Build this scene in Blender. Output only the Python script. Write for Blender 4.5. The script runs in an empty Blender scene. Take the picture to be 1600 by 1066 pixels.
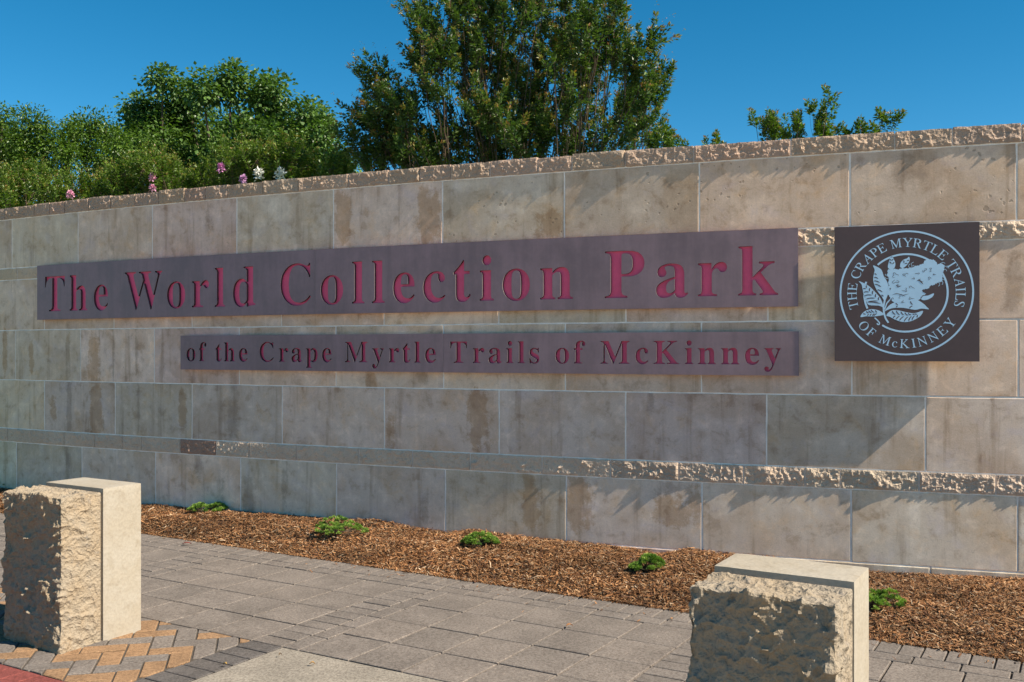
import bpy, math, random
import numpy as np
from mathutils import Vector
from mathutils.geometry import delaunay_2d_cdt

sc = bpy.context.scene
col = sc.collection
rad = math.radians

# ---------------------------------------------------------------- camera
EYE = 1.90
cam_d = bpy.data.cameras.new("camera")
cam_d.sensor_width = 36.0
cam_d.lens = 36.0 * 1519.0 / 1600.0
cam_d.shift_y = 13.0 / 1600.0
cam_d.clip_start = 0.05
cam_d.clip_end = 2000.0
cam = bpy.data.objects.new("camera", cam_d)
cam.location = (0, 0, EYE)
cam.rotation_euler = (rad(90), 0, 0)
col.objects.link(cam)
sc.camera = cam

# ---------------------------------------------------------------- sky, sun, exposure
SUN_EL = rad(44.0)
SUN_H = Vector((0.9043, -0.4268, 0)).normalized()
SUN_AZ = math.atan2(SUN_H.x, SUN_H.y)
world = bpy.data.worlds.new("World")
sc.world = world
world.use_nodes = True
wn = world.node_tree
bg = wn.nodes["Background"]
sky = wn.nodes.new("ShaderNodeTexSky")
sky.sky_type = 'NISHITA'
sky.sun_disc = False
sky.sun_elevation = SUN_EL
sky.sun_rotation = SUN_AZ
sky.altitude = 3500.0
sky.air_density = 1.0
sky.dust_density = 0.0
sky.ozone_density = 1.6
hs = wn.nodes.new("ShaderNodeHueSaturation")
hs.inputs["Hue"].default_value = 0.483
hs.inputs["Saturation"].default_value = 1.40
wn.links.new(sky.outputs[0], hs.inputs["Color"])
wn.links.new(hs.outputs[0], bg.inputs[0])
bg.inputs[1].default_value = 0.073
sun_d = bpy.data.lights.new("sun", 'SUN')
sun_d.energy = 4.6
sun_d.angle = rad(0.53)
sun_d.color = (1.0, 0.91, 0.77)
sun = bpy.data.objects.new("sun", sun_d)
sdir = Vector((SUN_H.x * math.cos(SUN_EL), SUN_H.y * math.cos(SUN_EL), math.sin(SUN_EL)))
sun.rotation_euler = sdir.to_track_quat('Z', 'Y').to_euler()
sun.location = sdir * 60
col.objects.link(sun)
sc.view_settings.view_transform = 'Standard'
sc.view_settings.look = 'None'
sc.view_settings.exposure = 1.05
sc.view_settings.gamma = 1.0
sc.view_settings.use_curve_mapping = False

# ---------------------------------------------------------------- noise
def _hash(ix, iy, iz, seed):
    h = (ix.astype(np.int64) * 374761393 + iy.astype(np.int64) * 668265263 + iz.astype(np.int64) * 2147483647 + seed * 974634777) & 0xFFFFFFFF
    h = ((h ^ (h >> 13)) * 1274126177) & 0xFFFFFFFF
    h = ((h ^ (h >> 16)) * 2246822519) & 0xFFFFFFFF
    return ((h ^ (h >> 15)) & 0xFFFFFF) / float(0xFFFFFF)

def vnoise(P, seed=0):
    P = np.asarray(P, float)
    I = np.floor(P).astype(np.int64)
    F = P - I
    F = F * F * (3 - 2 * F)
    r = 0
    for dx in (0, 1):
        for dy in (0, 1):
            for dz in (0, 1):
                w = (F[:, 0] if dx else 1 - F[:, 0]) * (F[:, 1] if dy else 1 - F[:, 1]) * (F[:, 2] if dz else 1 - F[:, 2])
                r = r + w * _hash(I[:, 0] + dx, I[:, 1] + dy, I[:, 2] + dz, seed)
    return r * 2 - 1

def fbm(P, octaves=4, seed=0, gain=0.5):
    P = np.asarray(P, float)
    a, r = 1.0, 0
    for o in range(octaves):
        r = r + a * vnoise(P, seed + o * 17)
        P = P * 2.03 + 3.7
        a *= gain
    return r

def scoops(P, rng, n, depth, vary=0.6):
    """conchoidal chip marks: shallow bowls meeting in sharp ridges"""
    lo, hi = P.min(0), P.max(0)
    S = P[rng.integers(0, len(P), n)] + rng.normal(0, 0.002, (n, 3))
    H = rng.normal(0, depth * vary, n)
    span = np.sort(hi - lo)
    r2 = None
    out = np.zeros(len(P))
    sub = P[rng.integers(0, len(P), 300)]
    r2 = np.mean(np.sort(((sub[:, None] - S[None]) ** 2).sum(2), 1)[:, 0])
    c = depth / max(r2, 1e-7) * rng.uniform(0.5, 1.5, n)
    for i in range(0, len(P), 3000):
        Q = P[i:i + 3000]
        D = ((Q[:, None, :] - S[None]) ** 2).sum(2)
        out[i:i + 3000] = (H[None] + c[None] * D).min(1)
    return out - out.mean()

# ---------------------------------------------------------------- mesh helpers
def mesh_np(name, V, F, mat=None, uv=None, smooth=False, attrs=None):
    me = bpy.data.meshes.new(name)
    V = np.asarray(V, np.float32)
    Fs = F if isinstance(F, list) else [F]
    Fs = [np.asarray(f, np.int32) for f in Fs if len(f)]
    nl = sum(f.size for f in Fs)
    npoly = sum(len(f) for f in Fs)
    me.vertices.add(len(V))
    me.vertices.foreach_set("co", V.ravel())
    me.loops.add(nl)
    li = np.concatenate([f.ravel() for f in Fs])
    me.loops.foreach_set("vertex_index", li)
    me.polygons.add(npoly)
    tot = np.concatenate([np.full(len(f), f.shape[1], np.int32) for f in Fs])
    st = np.concatenate([[0], np.cumsum(tot)[:-1]]).astype(np.int32)
    me.polygons.foreach_set("loop_start", st)
    me.polygons.foreach_set("use_smooth", np.full(npoly, bool(smooth)))
    if uv is not None:
        u = me.uv_layers.new(name="UVMap")
        u.data.foreach_set("uv", np.asarray(uv, np.float32)[li].ravel())
    for k, a in (attrs or {}).items():
        at = me.attributes.new(k, 'FLOAT_COLOR', 'POINT')
        a = np.asarray(a, np.float32)
        if a.shape[1] == 3:
            a = np.concatenate([a, np.ones((len(a), 1), np.float32)], 1)
        at.data.foreach_set("color", a.ravel())
    if mat:
        me.materials.append(mat)
    me.update(calc_edges=True)
    me.validate()
    return me

def tag(o, label=None, cat=None, group=None, kind=None):
    if label: o["label"] = label
    if cat: o["category"] = cat
    if group: o["group"] = group
    if kind: o["kind"] = kind
    return o

def empty(name, loc, label=None, cat=None, group=None, kind=None):
    o = bpy.data.objects.new(name, None)
    o.location = loc
    o.empty_display_size = 0.2
    col.objects.link(o)
    return tag(o, label, cat, group, kind)

def wloc(o):
    v = Vector((0, 0, 0))
    while o is not None:
        v += o.location
        o = o.parent
    return np.array(v)

def obj(name, V, F, mat=None, parent=None, uv=None, smooth=False, attrs=None, kind=None):
    V = np.asarray(V, float)
    lo, hi = V.min(0), V.max(0)
    c = np.array([(lo[0] + hi[0]) / 2, (lo[1] + hi[1]) / 2, lo[2]])
    me = mesh_np(name, V - c, F, mat, uv, smooth, attrs)
    o = bpy.data.objects.new(name, me)
    col.objects.link(o)
    if parent is not None:
        o.parent = parent
        o.location = Vector(c - wloc(parent))
    else:
        o.location = Vector(c)
    if kind: o["kind"] = kind
    return o

def grid_faces(nx, ny, off=0, flip=False):
    i, j = np.meshgrid(np.arange(nx - 1), np.arange(ny - 1), indexing='ij')
    a = (i * ny + j).ravel() + off
    q = np.stack([a, a + ny, a + ny + 1, a + 1], 1)
    return q[:, ::-1] if flip else q

def box_vf(x0, x1, y0, y1, z0, z1):
    V = np.array([(x, y, z) for x in (x0, x1) for y in (y0, y1) for z in (z0, z1)], float)
    F = np.array([(0, 1, 3, 2), (4, 6, 7, 5), (0, 4, 5, 1), (2, 3, 7, 6), (0, 2, 6, 4), (1, 5, 7, 3)])
    return V, F

def tube_vf(pts, radii, n=6):
    pts = np.asarray(pts, float)
    radii = np.broadcast_to(np.asarray(radii, float), (len(pts),))
    T = np.gradient(pts, axis=0)
    T /= np.linalg.norm(T, axis=1)[:, None] + 1e-9
    ref = np.array([0.31, 0.95, 0.05])
    U = np.cross(T, ref); U /= np.linalg.norm(U, axis=1)[:, None] + 1e-9
    W = np.cross(T, U)
    a = np.arange(n) * 2 * np.pi / n
    V = pts[:, None] + radii[:, None, None] * (np.cos(a)[None, :, None] * U[:, None] + np.sin(a)[None, :, None] * W[:, None])
    V = V.reshape(-1, 3)
    F = []
    for i in range(len(pts) - 1):
        for k in range(n):
            F.append((i * n + k, i * n + (k + 1) % n, (i + 1) * n + (k + 1) % n, (i + 1) * n + k))
    return V, np.array(F)

def join(parts):
    Vs, Q, T, off = [], [], [], 0
    for V, F in parts:
        Vs.append(V)
        (Q if F.shape[1] == 4 else T).append(F + off)
        off += len(V)
    out = []
    if Q: out.append(np.concatenate(Q))
    if T: out.append(np.concatenate(T))
    return np.concatenate(Vs), out

# ---------------------------------------------------------------- node helpers
class NT:
    def __init__(self, name, rough=0.8, spec=0.3):
        self.m = bpy.data.materials.new(name)
        self.m.use_nodes = True
        self.t = self.m.node_tree
        self.b = self.t.nodes["Principled BSDF"]
        self.b.inputs["Roughness"].default_value = rough
        self.b.inputs["Specular IOR Level"].default_value = spec
        self.out = self.t.nodes["Material Output"]
    def n(self, t, **kw):
        x = self.t.nodes.new(t)
        for k, v in kw.items(): setattr(x, k, v)
        return x
    def l(self, a, b): self.t.links.new(a, b)
    def setv(self, sock, v):
        if hasattr(v, 'is_linked') or isinstance(v, bpy.types.NodeSocket): self.l(v, sock)
        else: sock.default_value = v
    def math(self, op, a, b=None, c=None, clamp=False):
        x = self.n("ShaderNodeMath", operation=op, use_clamp=clamp)
        self.setv(x.inputs[0], a)
        if b is not None: self.setv(x.inputs[1], b)
        if c is not None: self.setv(x.inputs[2], c)
        return x.outputs[0]
    def noise(self, vec, scale, detail=4, rough=0.55, dist=0.0):
        x = self.n("ShaderNodeTexNoise")
        if vec is not None: self.l(vec, x.inputs["Vector"])
        x.inputs["Scale"].default_value = scale
        x.inputs["Detail"].default_value = detail
        x.inputs["Roughness"].default_value = rough
        x.inputs["Distortion"].default_value = dist
        return x.outputs["Fac"]
    def n_color(self, vec, scale):
        x = self.n("ShaderNodeTexNoise"); self.l(vec, x.inputs["Vector"])
        x.inputs["Scale"].default_value = scale; x.inputs["Detail"].default_value = 1
        return x.outputs["Color"]
    def voro(self, vec, scale, feature='F1', rnd=1.0):
        x = self.n("ShaderNodeTexVoronoi", feature=feature)
        if vec is not None: self.l(vec, x.inputs["Vector"])
        x.inputs["Scale"].default_value = scale
        x.inputs["Randomness"].default_value = rnd
        return x
    def mapr(self, v, a, b, c=0.0, d=1.0, smooth=True):
        x = self.n("ShaderNodeMapRange", interpolation_type='SMOOTHSTEP' if smooth else 'LINEAR')
        self.setv(x.inputs[0], v)
        for i, q in enumerate((a, b, c, d)): self.setv(x.inputs[i + 1], q)
        return x.outputs[0]
    def mix(self, f, a, b, mode='MIX'):
        x = self.n("ShaderNodeMix", data_type='RGBA', blend_type=mode)
        self.setv(x.inputs[0], f)
        self.setv(x.inputs[6], a if not isinstance(a, tuple) else (*a, 1)[:4])
        self.setv(x.inputs[7], b if not isinstance(b, tuple) else (*b, 1)[:4])
        return x.outputs[2]
    def ramp(self, f, stops):
        x = self.n("ShaderNodeValToRGB")
        self.l(f, x.inputs[0])
        e = x.color_ramp.elements
        while len(e) < len(stops): e.new(0.5)
        for i, (p, c) in enumerate(stops):
            e[i].position = p; e[i].color = (*c, 1)
        return x.outputs[0]
    def vscale(self, vec, s):
        x = self.n("ShaderNodeVectorMath", operation='MULTIPLY')
        self.l(vec, x.inputs[0]); x.inputs[1].default_value = s
        return x.outputs[0]
    def vadd(self, a, b):
        x = self.n("ShaderNodeVectorMath", operation='ADD')
        self.l(a, x.inputs[0]); self.setv(x.inputs[1], b)
        return x.outputs[0]
    def attr(self, name):
        x = self.n("ShaderNodeAttribute"); x.attribute_name = name
        return x
    def bump(self, h, dist, strength=1.0, normal=None):
        x = self.n("ShaderNodeBump")
        x.inputs["Strength"].default_value = strength
        x.inputs["Distance"].default_value = dist
        self.l(h, x.inputs["Height"])
        if normal is not None: self.l(normal, x.inputs["Normal"])
        return x.outputs[0]
    def base(self, c): self.setv(self.b.inputs["Base Color"], c if not isinstance(c, tuple) else (*c, 1)[:4])
    def normal(self, nrm): self.l(nrm, self.b.inputs["Normal"])

def objvec(nt, scale=(1, 1, 1), uv=True):
    """texture coordinates in metres, shifted at random from piece to piece"""
    tc = nt.n("ShaderNodeTexCoord")
    oi = nt.n("ShaderNodeObjectInfo")
    r = nt.math('MULTIPLY', oi.outputs["Random"], 91.7)
    cb = nt.n("ShaderNodeCombineXYZ")
    nt.l(r, cb.inputs[0]); nt.l(r, cb.inputs[1]); nt.l(r, cb.inputs[2])
    v = nt.vadd(tc.outputs["UV"] if uv else tc.outputs["Object"], cb.outputs[0])
    return v, oi

# ---------------------------------------------------------------- materials
def mat_smooth_stone():
    t = NT("sawn_limestone", 0.85, 0.25)
    v, oi = objvec(t)
    at = t.attr("st")
    sep = t.n("ShaderNodeSeparateColor"); t.l(at.outputs["Color"], sep.inputs[0])
    big = t.noise(v, 1.7, 3, 0.6, 0.6)
    mid = t.noise(v, 7.0, 5, 0.66, 0.3)
    fine = t.noise(v, 95.0, 2, 0.6)
    streak = t.noise(t.vscale(v, (7.5, 0.55, 1)), 1.0, 4, 0.62)
    c = oi.outputs["Color"]
    def mul(k): return t.mix(1.0, c, k, 'MULTIPLY')
    c = t.mix(t.mapr(big, 0.42, 0.64, 0.0, 0.7), c, mul((0.82, 0.74, 0.65)))
    c = t.mix(t.mapr(mid, 0.50, 0.70, 0.0, 0.75), c, mul((1.24, 1.25, 1.26)))
    c = t.mix(t.mapr(mid, 0.48, 0.30, 0.0, 0.8), c, mul((0.72, 0.66, 0.60)))
    c = t.mix(t.mapr(streak, 0.54, 0.70, 0.0, 0.75), c, mul((0.68, 0.63, 0.58)))
    c = t.mix(t.mapr(streak, 0.46, 0.32, 0.0, 0.6), c, mul((1.14, 1.15, 1.16)))
    c = t.mix(t.mapr(fine, 0.32, 0.68, 0.0, 0.30), c, mul((0.70, 0.68, 0.66)))
    hue = t.noise(t.vadd(v, (7.1, 2.3, 5.0)), 4.2, 4, 0.7, 0.4)
    c = t.mix(t.mapr(hue, 0.52, 0.70, 0.0, 0.8), c, mul((0.93, 0.95, 1.06)))
    c = t.mix(t.mapr(hue, 0.48, 0.30, 0.0, 0.8), c, mul((1.04, 0.96, 0.84)))
    c = t.mix(t.mapr(t.noise(v, 38.0, 3, 0.75), 0.56, 0.74, 0.0, 0.45), c, mul((0.66, 0.64, 0.62)))
    # water stains with ragged edges
    uvn = t.n("ShaderNodeTexCoord").outputs["UV"]
    rag = t.math('ADD', t.math('MULTIPLY', t.noise(uvn, 8.0, 5, 0.68, 0.3), 1.5), t.math('MULTIPLY', t.noise(t.vscale(uvn, (9.0, 0.6, 1)), 1.0, 4, 0.62), 0.9))
    rag = t.math('SUBTRACT', t.math('ADD', rag, t.math('MULTIPLY', fine, 0.25)), 1.32)
    for ch, colr, amt in ((0, (0.70, 0.57, 0.43), 0.75), (1, (0.63, 0.61, 0.59), 0.75), (2, (1.28, 1.31, 1.34), 0.6)):
        m = t.math('ADD', sep.outputs[ch], t.math('MULTIPLY', rag, t.mapr(sep.outputs[ch], 0.0, 0.15)))
        m = t.mapr(m, 0.36, 0.70 if ch == 0 else 0.9, 0.0, amt)
        c = t.mix(m, c, mul(colr))
    # pits, gathered in patches
    vd = t.vadd(v, t.vscale(t.n_color(v, 14.0), (0.05, 0.05, 0.05)))
    vo = t.voro(vd, 15.0)
    gate = t.mapr(t.noise(v, 2.6, 2), 0.42, 0.62, 0.25, 1.0)
    sz = t.math('MULTIPLY', t.math('MULTIPLY', t.math('POWER', mid, 2.0), 1.35), gate)
    pit = t.mapr(t.math('SUBTRACT', vo.outputs["Distance"], t.math('SUBTRACT', t.math('MULTIPLY', sz, at.outputs["Alpha"]), 0.06)), 0.0, 0.06, 1.0, 0.0)
    c = t.mix(t.math('MULTIPLY', pit, 0.4), c, (0.13, 0.10, 0.07))
    t.base(c)
    h = t.math('SUBTRACT', t.math('MULTIPLY', fine, 0.5), t.math('MULTIPLY', pit, 3.0))
    t.normal(t.bump(h, 0.003, 0.55))
    return t.m

def mat_rough_stone(name, c1, c2, c3, sc_=1.0, bump=0.006):
    t = NT(name, 0.9, 0.2)
    v, oi = objvec(t, uv=False)
    n1 = t.noise(v, 4.0 * sc_, 5, 0.6, 0.5)
    n2 = t.noise(v, 22.0 * sc_, 5, 0.65)
    n3 = t.noise(v, 110.0 * sc_, 3, 0.6)
    c = t.mix(t.mapr(n1, 0.35, 0.65), c1, c2)
    c = t.mix(t.mapr(n2, 0.5, 0.75, 0, 0.75), c, c3)
    c = t.mix(1.0, c, oi.outputs["Color"], 'MULTIPLY')
    c = t.mix(t.mapr(n3, 0.35, 0.7, 0, 0.3), c, t.mix(1.0, c, (0.65, 0.62, 0.6), 'MULTIPLY'))
    t.base(c)
    vb = t.voro(t.vadd(v, t.vscale(t.n_color(v, 30.0 * sc_), (0.03, 0.03, 0.03))), 55.0 * sc_)
    h = t.math('ADD', t.math('ADD', n2, t.math('MULTIPLY', n3, 0.4)), t.math('MULTIPLY', vb.outputs["Distance"], 0.5))
    t.normal(t.bump(h, bump, 0.9))
    return t.m

def mat_plain(name, c, rough=0.8, var=0.15, scale=8.0, bump=0.0, spec=0.3, metallic=0.0, uv=False):
    t = NT(name, rough, spec)
    v, oi = objvec(t, uv=uv)
    n = t.noise(v, scale, 5, 0.6)
    n2 = t.noise(v, scale * 9, 3, 0.6)
    k = t.math('ADD', t.math('MULTIPLY', n, 0.7), t.math('MULTIPLY', n2, 0.3))
    dark = tuple(x * (1 - var) for x in c); lite = tuple(min(1, x * (1 + var)) for x in c)
    t.base(t.mix(t.mapr(k, 0.3, 0.7), dark, lite))
    t.b.inputs["Metallic"].default_value = metallic
    if bump: t.normal(t.bump(k, bump, 0.7))
    return t.m

def mat_metal(name, c, rough, metallic):
    t = NT(name, rough, 0.4)
    v, oi = objvec(t, uv=False)
    n = t.noise(v, 2.2, 4, 0.6); n2 = t.noise(v, 24.0, 4, 0.65)
    st = t.noise(t.vscale(v, (9, 9, 0.8)), 1.0, 4, 0.6)
    k = t.math('ADD', t.math('MULTIPLY', n, 0.5), t.math('ADD', t.math('MULTIPLY', st, 0.35), t.math('MULTIPLY', n2, 0.15)))
    t.base(t.mix(t.mapr(k, 0.34, 0.66), tuple(x * 0.78 for x in c), tuple(x * 1.22 for x in c)))
    t.l(t.mapr(k, 0.3, 0.7, rough - 0.1, rough + 0.12), t.b.inputs["Roughness"])
    t.b.inputs["Metallic"].default_value = metallic
    return t.m

def mat_attr(name, rough=0.7, spec=0.3, trans=0.0, attr="col", bump=0):
    t = NT(name, rough, spec)
    a = t.attr(attr)
    t.base(a.outputs["Color"])
    if trans:
        tr = t.n("ShaderNodeBsdfTranslucent")
        t.l(t.mix(1.0, a.outputs["Color"], (1.3, 1.5, 0.5), 'MULTIPLY'), tr.inputs[0])
        mx = t.n("ShaderNodeMixShader"); mx.inputs[0].default_value = trans
        t.l(t.b.outputs[0], mx.inputs[1]); t.l(tr.outputs[0], mx.inputs[2])
        t.l(mx.outputs[0], t.out.inputs[0])
    return t.m

def mat_paver(name, c, speck=0.5):
    t = NT(name, 0.88, 0.25)
    v, oi = objvec(t, uv=False)
    n1 = t.noise(v, 3.0, 4, 0.6)
    n2 = t.noise(v, 58.0, 3, 0.9)
    n3 = t.noise(v, 72.0, 2, 0.9)
    vo = t.voro(v, 210.0)
    base = t.mix(t.mapr(n1, 0.3, 0.7), tuple(x * 0.86 for x in c), tuple(x * 1.14 for x in c))
    base = t.mix(1.0, base, t.ramp(oi.outputs["Random"], [(0, (0.95, 0.95, 0.95)), (0.5, (1, 1, 1)), (1, (1.04, 1.03, 1.02))]), 'MULTIPLY')
    base = t.mix(t.mapr(n2, 0.44, 0.60, 0, 0.8), base, t.mix(1.0, base, (0.50, 0.48, 0.47), 'MULTIPLY'))
    base = t.mix(t.mapr(n3, 0.60, 0.70, 0, speck), base, t.mix(1.0, base, (2.6, 2.4, 2.2), 'MULTIPLY'))
    t.base(base)
    t.normal(t.bump(t.math('ADD', n2, t.math('MULTIPLY', vo.outputs["Distance"], 0.6)), 0.0022, 0.8))
    return t.m

M = {}
M['stone'] = mat_smooth_stone()
M['split'] = mat_rough_stone("split_limestone", (0.60, 0.455, 0.335), (0.66, 0.51, 0.38), (0.50, 0.37, 0.265), 1.0, 0.010)
M['bollard_rough'] = mat_rough_stone("quarry_faced_limestone", (0.34, 0.285, 0.215), (0.345, 0.27, 0.185), (0.24, 0.215, 0.19), 1.0, 0.014)
M['bollard_smooth'] = mat_rough_stone("sawn_bollard_limestone", (0.345, 0.295, 0.225), (0.37, 0.325, 0.26), (0.29, 0.24, 0.175), 0.6, 0.003)
M['mortar'] = mat_plain("mortar", (0.84, 0.78, 0.70), 0.9, 0.16, 9.0, 0.002, uv=True)
M['plate'] = mat_metal("brown_patina_metal", (0.235, 0.160, 0.172), 0.5, 0.1)
M['cut_edge'] = mat_plain("bare_cut_metal", (0.42, 0.36, 0.33), 0.5, 0.1, 20.0, 0.0, 0.4, 0.2)
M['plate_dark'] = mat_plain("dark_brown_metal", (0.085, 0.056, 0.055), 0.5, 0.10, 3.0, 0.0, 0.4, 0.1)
M['pink'] = mat_plain("pink_backing", (0.80, 0.105, 0.215), 0.5, 0.10, 3.0, 0.0, 0.3)
M['blue'] = mat_plain("pale_blue_paint", (0.44, 0.64, 0.80), 0.45, 0.05, 4.0, 0.0, 0.4)
M['steel'] = mat_plain("steel_rod", (0.35, 0.34, 0.33), 0.4, 0.1, 20.0, 0.0, 0.5, 0.8)
M['paver'] = mat_paver("grey_paver", (0.188, 0.160, 0.138))
M['brick_grey'] = mat_paver("grey_brick", (0.180, 0.154, 0.134))
M['brick_dark'] = mat_paver("charcoal_brick", (0.115, 0.102, 0.094))
M['brick_tan'] = mat_paver("tan_brick", (0.29, 0.175, 0.095), 0.4)
M['brick_red'] = mat_paver("red_brick", (0.22, 0.06, 0.05), 0.35)
M['concrete'] = mat_paver("concrete", (0.28, 0.245, 0.20), 0.2)
M['bounce_pale'] = mat_paver("pale_bounce_concrete", (0.50, 0.41, 0.31), 0.2)  # kept lighter than the visible slab, to bounce light at the wall
M['sand'] = mat_plain("joint_sand", (0.075, 0.062, 0.05), 0.95, 0.35, 30.0, 0.004)
M['soil'] = mat_plain("dark_soil", (0.09, 0.055, 0.03), 0.95, 0.4, 25.0, 0.01)
M['grass'] = mat_plain("dry_grass", (0.10, 0.12, 0.045), 0.95, 0.4, 1.0, 0.02)
M['chips'] = mat_attr("bark_chips", 0.8, 0.25)
M['leaf'] = mat_attr("leaf", 0.42, 0.4, 0.28)
M['needle'] = mat_attr("needle", 0.6, 0.25, 0.2)
M['flower'] = mat_attr("petal", 0.6, 0.2)
M['bark'] = mat_plain("tan_bark", (0.22, 0.14, 0.085), 0.85, 0.35, 14.0, 0.004)
M['bark_twig'] = mat_plain("twig_bark", (0.10, 0.07, 0.045), 0.85, 0.3, 14.0)
M['bark_dark'] = mat_plain("grey_bark", (0.09, 0.07, 0.05), 0.9, 0.35, 10.0, 0.01)

# ---------------------------------------------------------------- ground plan axes
A2 = np.array([0.86043862, -0.5095541]); B2 = np.array([0.50974, 0.86033])
def ABw(a, b, z=0.0):
    a = np.asarray(a, float); b = np.asarray(b, float)
    return np.stack([a * A2[0] + b * B2[0], a * A2[1] + b * B2[1], np.broadcast_to(z, a.shape)], -1)

# ---------------------------------------------------------------- the curved wall
WR, WD0, WTH = 54.53, 9.2, rad(22.35)
wt = np.array([math.cos(WTH), -math.sin(WTH)]); wn_ = np.array([-math.sin(WTH), -math.cos(WTH)])
wc = np.array([0, WD0]) - wn_ * WR
def WP(s, z, d):
    """arc length, height, distance in front of the wall face -> world"""
    s, z, d = np.broadcast_arrays(np.asarray(s, float), np.asarray(z, float), np.asarray(d, float))
    ph = s / WR
    r = WR + d
    x = wc[0] + r * (wn_[0] * np.cos(ph) + wt[0] * np.sin(ph))
    y = wc[1] + r * (wn_[1] * np.cos(ph) + wt[1] * np.sin(ph))
    return np.stack([x, y, z], -1)
FPX = 1519.0
def s_at(x):
    k = (x - 800) / FPX
    a = k * k + 1; b = -2 * (k * wc[0] + wc[1]); c = wc @ wc - WR * WR
    d = (-b - math.sqrt(b * b - 4 * a * c)) / (2 * a)
    v = np.array([k * d, d]) - wc
    return WR * math.atan2(v @ wt, v @ wn_), d
def sz_at(x, y):
    s, d = s_at(x)
    return s, EYE + (546 - y) / FPX * d, d / FPX

ZT, Z1, Z2, Z3, Z4, Z5, Z6, Z7, Z8 = 3.700, 3.544, 2.926, 2.776, 2.141, 1.516, 0.901, 0.732, 0.124
S_L, S_R = -12.0, 8.6
rng = np.random.default_rng(7)

wall = empty("stone_wall", tuple(WP(0.0, -0.2, -0.25)), "long curved tan limestone block wall carrying the brown signs", "wall")

# stains: px x, px y, half width, half height (photo measure), channel 0 brown, 1 dark, 2 pale
STAINS = [(147, 560, 14, 36, 0), (150, 640, 14, 44, 0), (748, 655, 18, 46, 0), (905, 788, 22, 40, 0), (830, 795, 18, 30, 0),
          (826, 760, 10, 24, 0), (83, 640, 8, 20, 0), (50, 560, 6, 24, 0), (285, 640, 8, 30, 0), (1050, 800, 26, 26, 0), (1085, 790, 10, 30, 0),
          (106, 560, 6, 44, 1), (108, 640, 6, 46, 1), (366, 650, 13, 44, 1), (216, 640, 4, 44, 1), (178, 560, 3, 36, 1), (214, 550, 4, 40, 1),
          (390, 775, 12, 38, 1), (445, 765, 7, 34, 1), (345, 770, 8, 30, 1), (663, 790, 8, 26, 1), (310, 725, 9, 26, 1), (106, 725, 6, 30, 1),
          (610, 680, 8, 40, 0), (1015, 630, 6, 20, 1), (176, 390, 4, 16, 1), (325, 340, 8, 30, 1), (1420, 265, 26, 22, 1), 
          (1585, 440, 14, 50, 1), (1180, 330, 30, 20, 2), (1000, 325, 22, 16, 2), (800, 340, 28, 20, 2), (670, 340, 22, 40, 0),
          (130, 640, 3, 50, 2), (20, 390, 4, 60, 2), (535, 340, 14, 40, 0), (8, 545, 6, 36, 0), (1590, 820, 6, 46, 1), (1420, 660, 40, 30, 2),
          (690, 520, 12, 6, 1), (580, 595, 10, 14, 0), (660, 590, 12, 10, 1), (365, 592, 9, 14, 1), (860, 350, 24, 20, 0)]
ST = [(*sz_at(x, y), hw, hh, ch) for x, y, hw, hh, ch in STAINS]

def stain_attr(s, z, pit):
    out = np.zeros((len(s), 4))
    out[:, 3] = pit
    for (cs, cz, mpp, hw, hh, ch) in ST:
        q = (np.abs((s - cs) / (hw * mpp * 1.1)) ** 2.4 + np.abs((z - cz) / (hh * mpp * 1.15)) ** 3)
        out[:, ch] = np.maximum(out[:, ch], np.clip(0.9 * np.exp(-0.7 * q), 0, 1))
    return out

def smooth_block(s0, s1, z0, z1, tint, pit=0.0, proud=0.0, name="block"):
    g = 0.006
    s0, s1, z0, z1 = s0 + g, s1 - g, z0 + g, z1 - g
    be = 0.005
    ss = np.concatenate([[s0, s0 + be], np.linspace(s0 + be, s1 - be, max(3, int((s1 - s0) / 0.045)))[1:-1], [s1 - be, s1]])
    zz = np.concatenate([[z0, z0 + be], np.linspace(z0 + be, z1 - be, max(3, int((z1 - z0) / 0.05)))[1:-1], [z1 - be, z1]])
    nx, ny = len(ss), len(zz)
    S, Z = np.meshgrid(ss, zz, indexing='ij'); S = S.ravel(); Z = Z.ravel()
    edge = (S <= s0 + 1e-9) | (S >= s1 - 1e-9) | (Z <= z0 + 1e-9) | (Z >= z1 - 1e-9)
    P3 = np.stack([S * 1.0, Z * 1.0, np.zeros_like(S)], 1)
    d = proud + 0.002 + 0.0004 * fbm(P3 * 2.3 + rng.random() * 50, 2, 3) - edge * (0.0035 + 0.0015 * fbm(P3 * 14, 2, 5))
    jit = edge * 0.0022 * fbm(P3 * 9 + 31, 2, 9)
    V = WP(S + jit, Z + jit, d)
    Vb = WP(S, Z, -0.11)
    idx = np.arange(nx * ny).reshape(nx, ny)
    F = [grid_faces(nx, ny)]
    ring = np.concatenate([idx[:, 0], idx[-1, 1:], idx[-2::-1, -1], idx[0, -2:0:-1]])
    Vall = np.concatenate([V, Vb[ring]])
    k = len(ring); r2 = np.arange(k) + nx * ny
    F.append(np.stack([ring, r2, np.roll(r2, -1), np.roll(ring, -1)], 1))
    uv = np.stack([np.concatenate([S, S[ring]]), np.concatenate([Z, Z[ring]])], 1)
    a = stain_attr(uv[:, 0], uv[:, 1], pit)
    o = obj(name, Vall, F, M['stone'], wall, uv, False, {"st": a})
    o.color = (*tint, 1)
    return o

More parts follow.
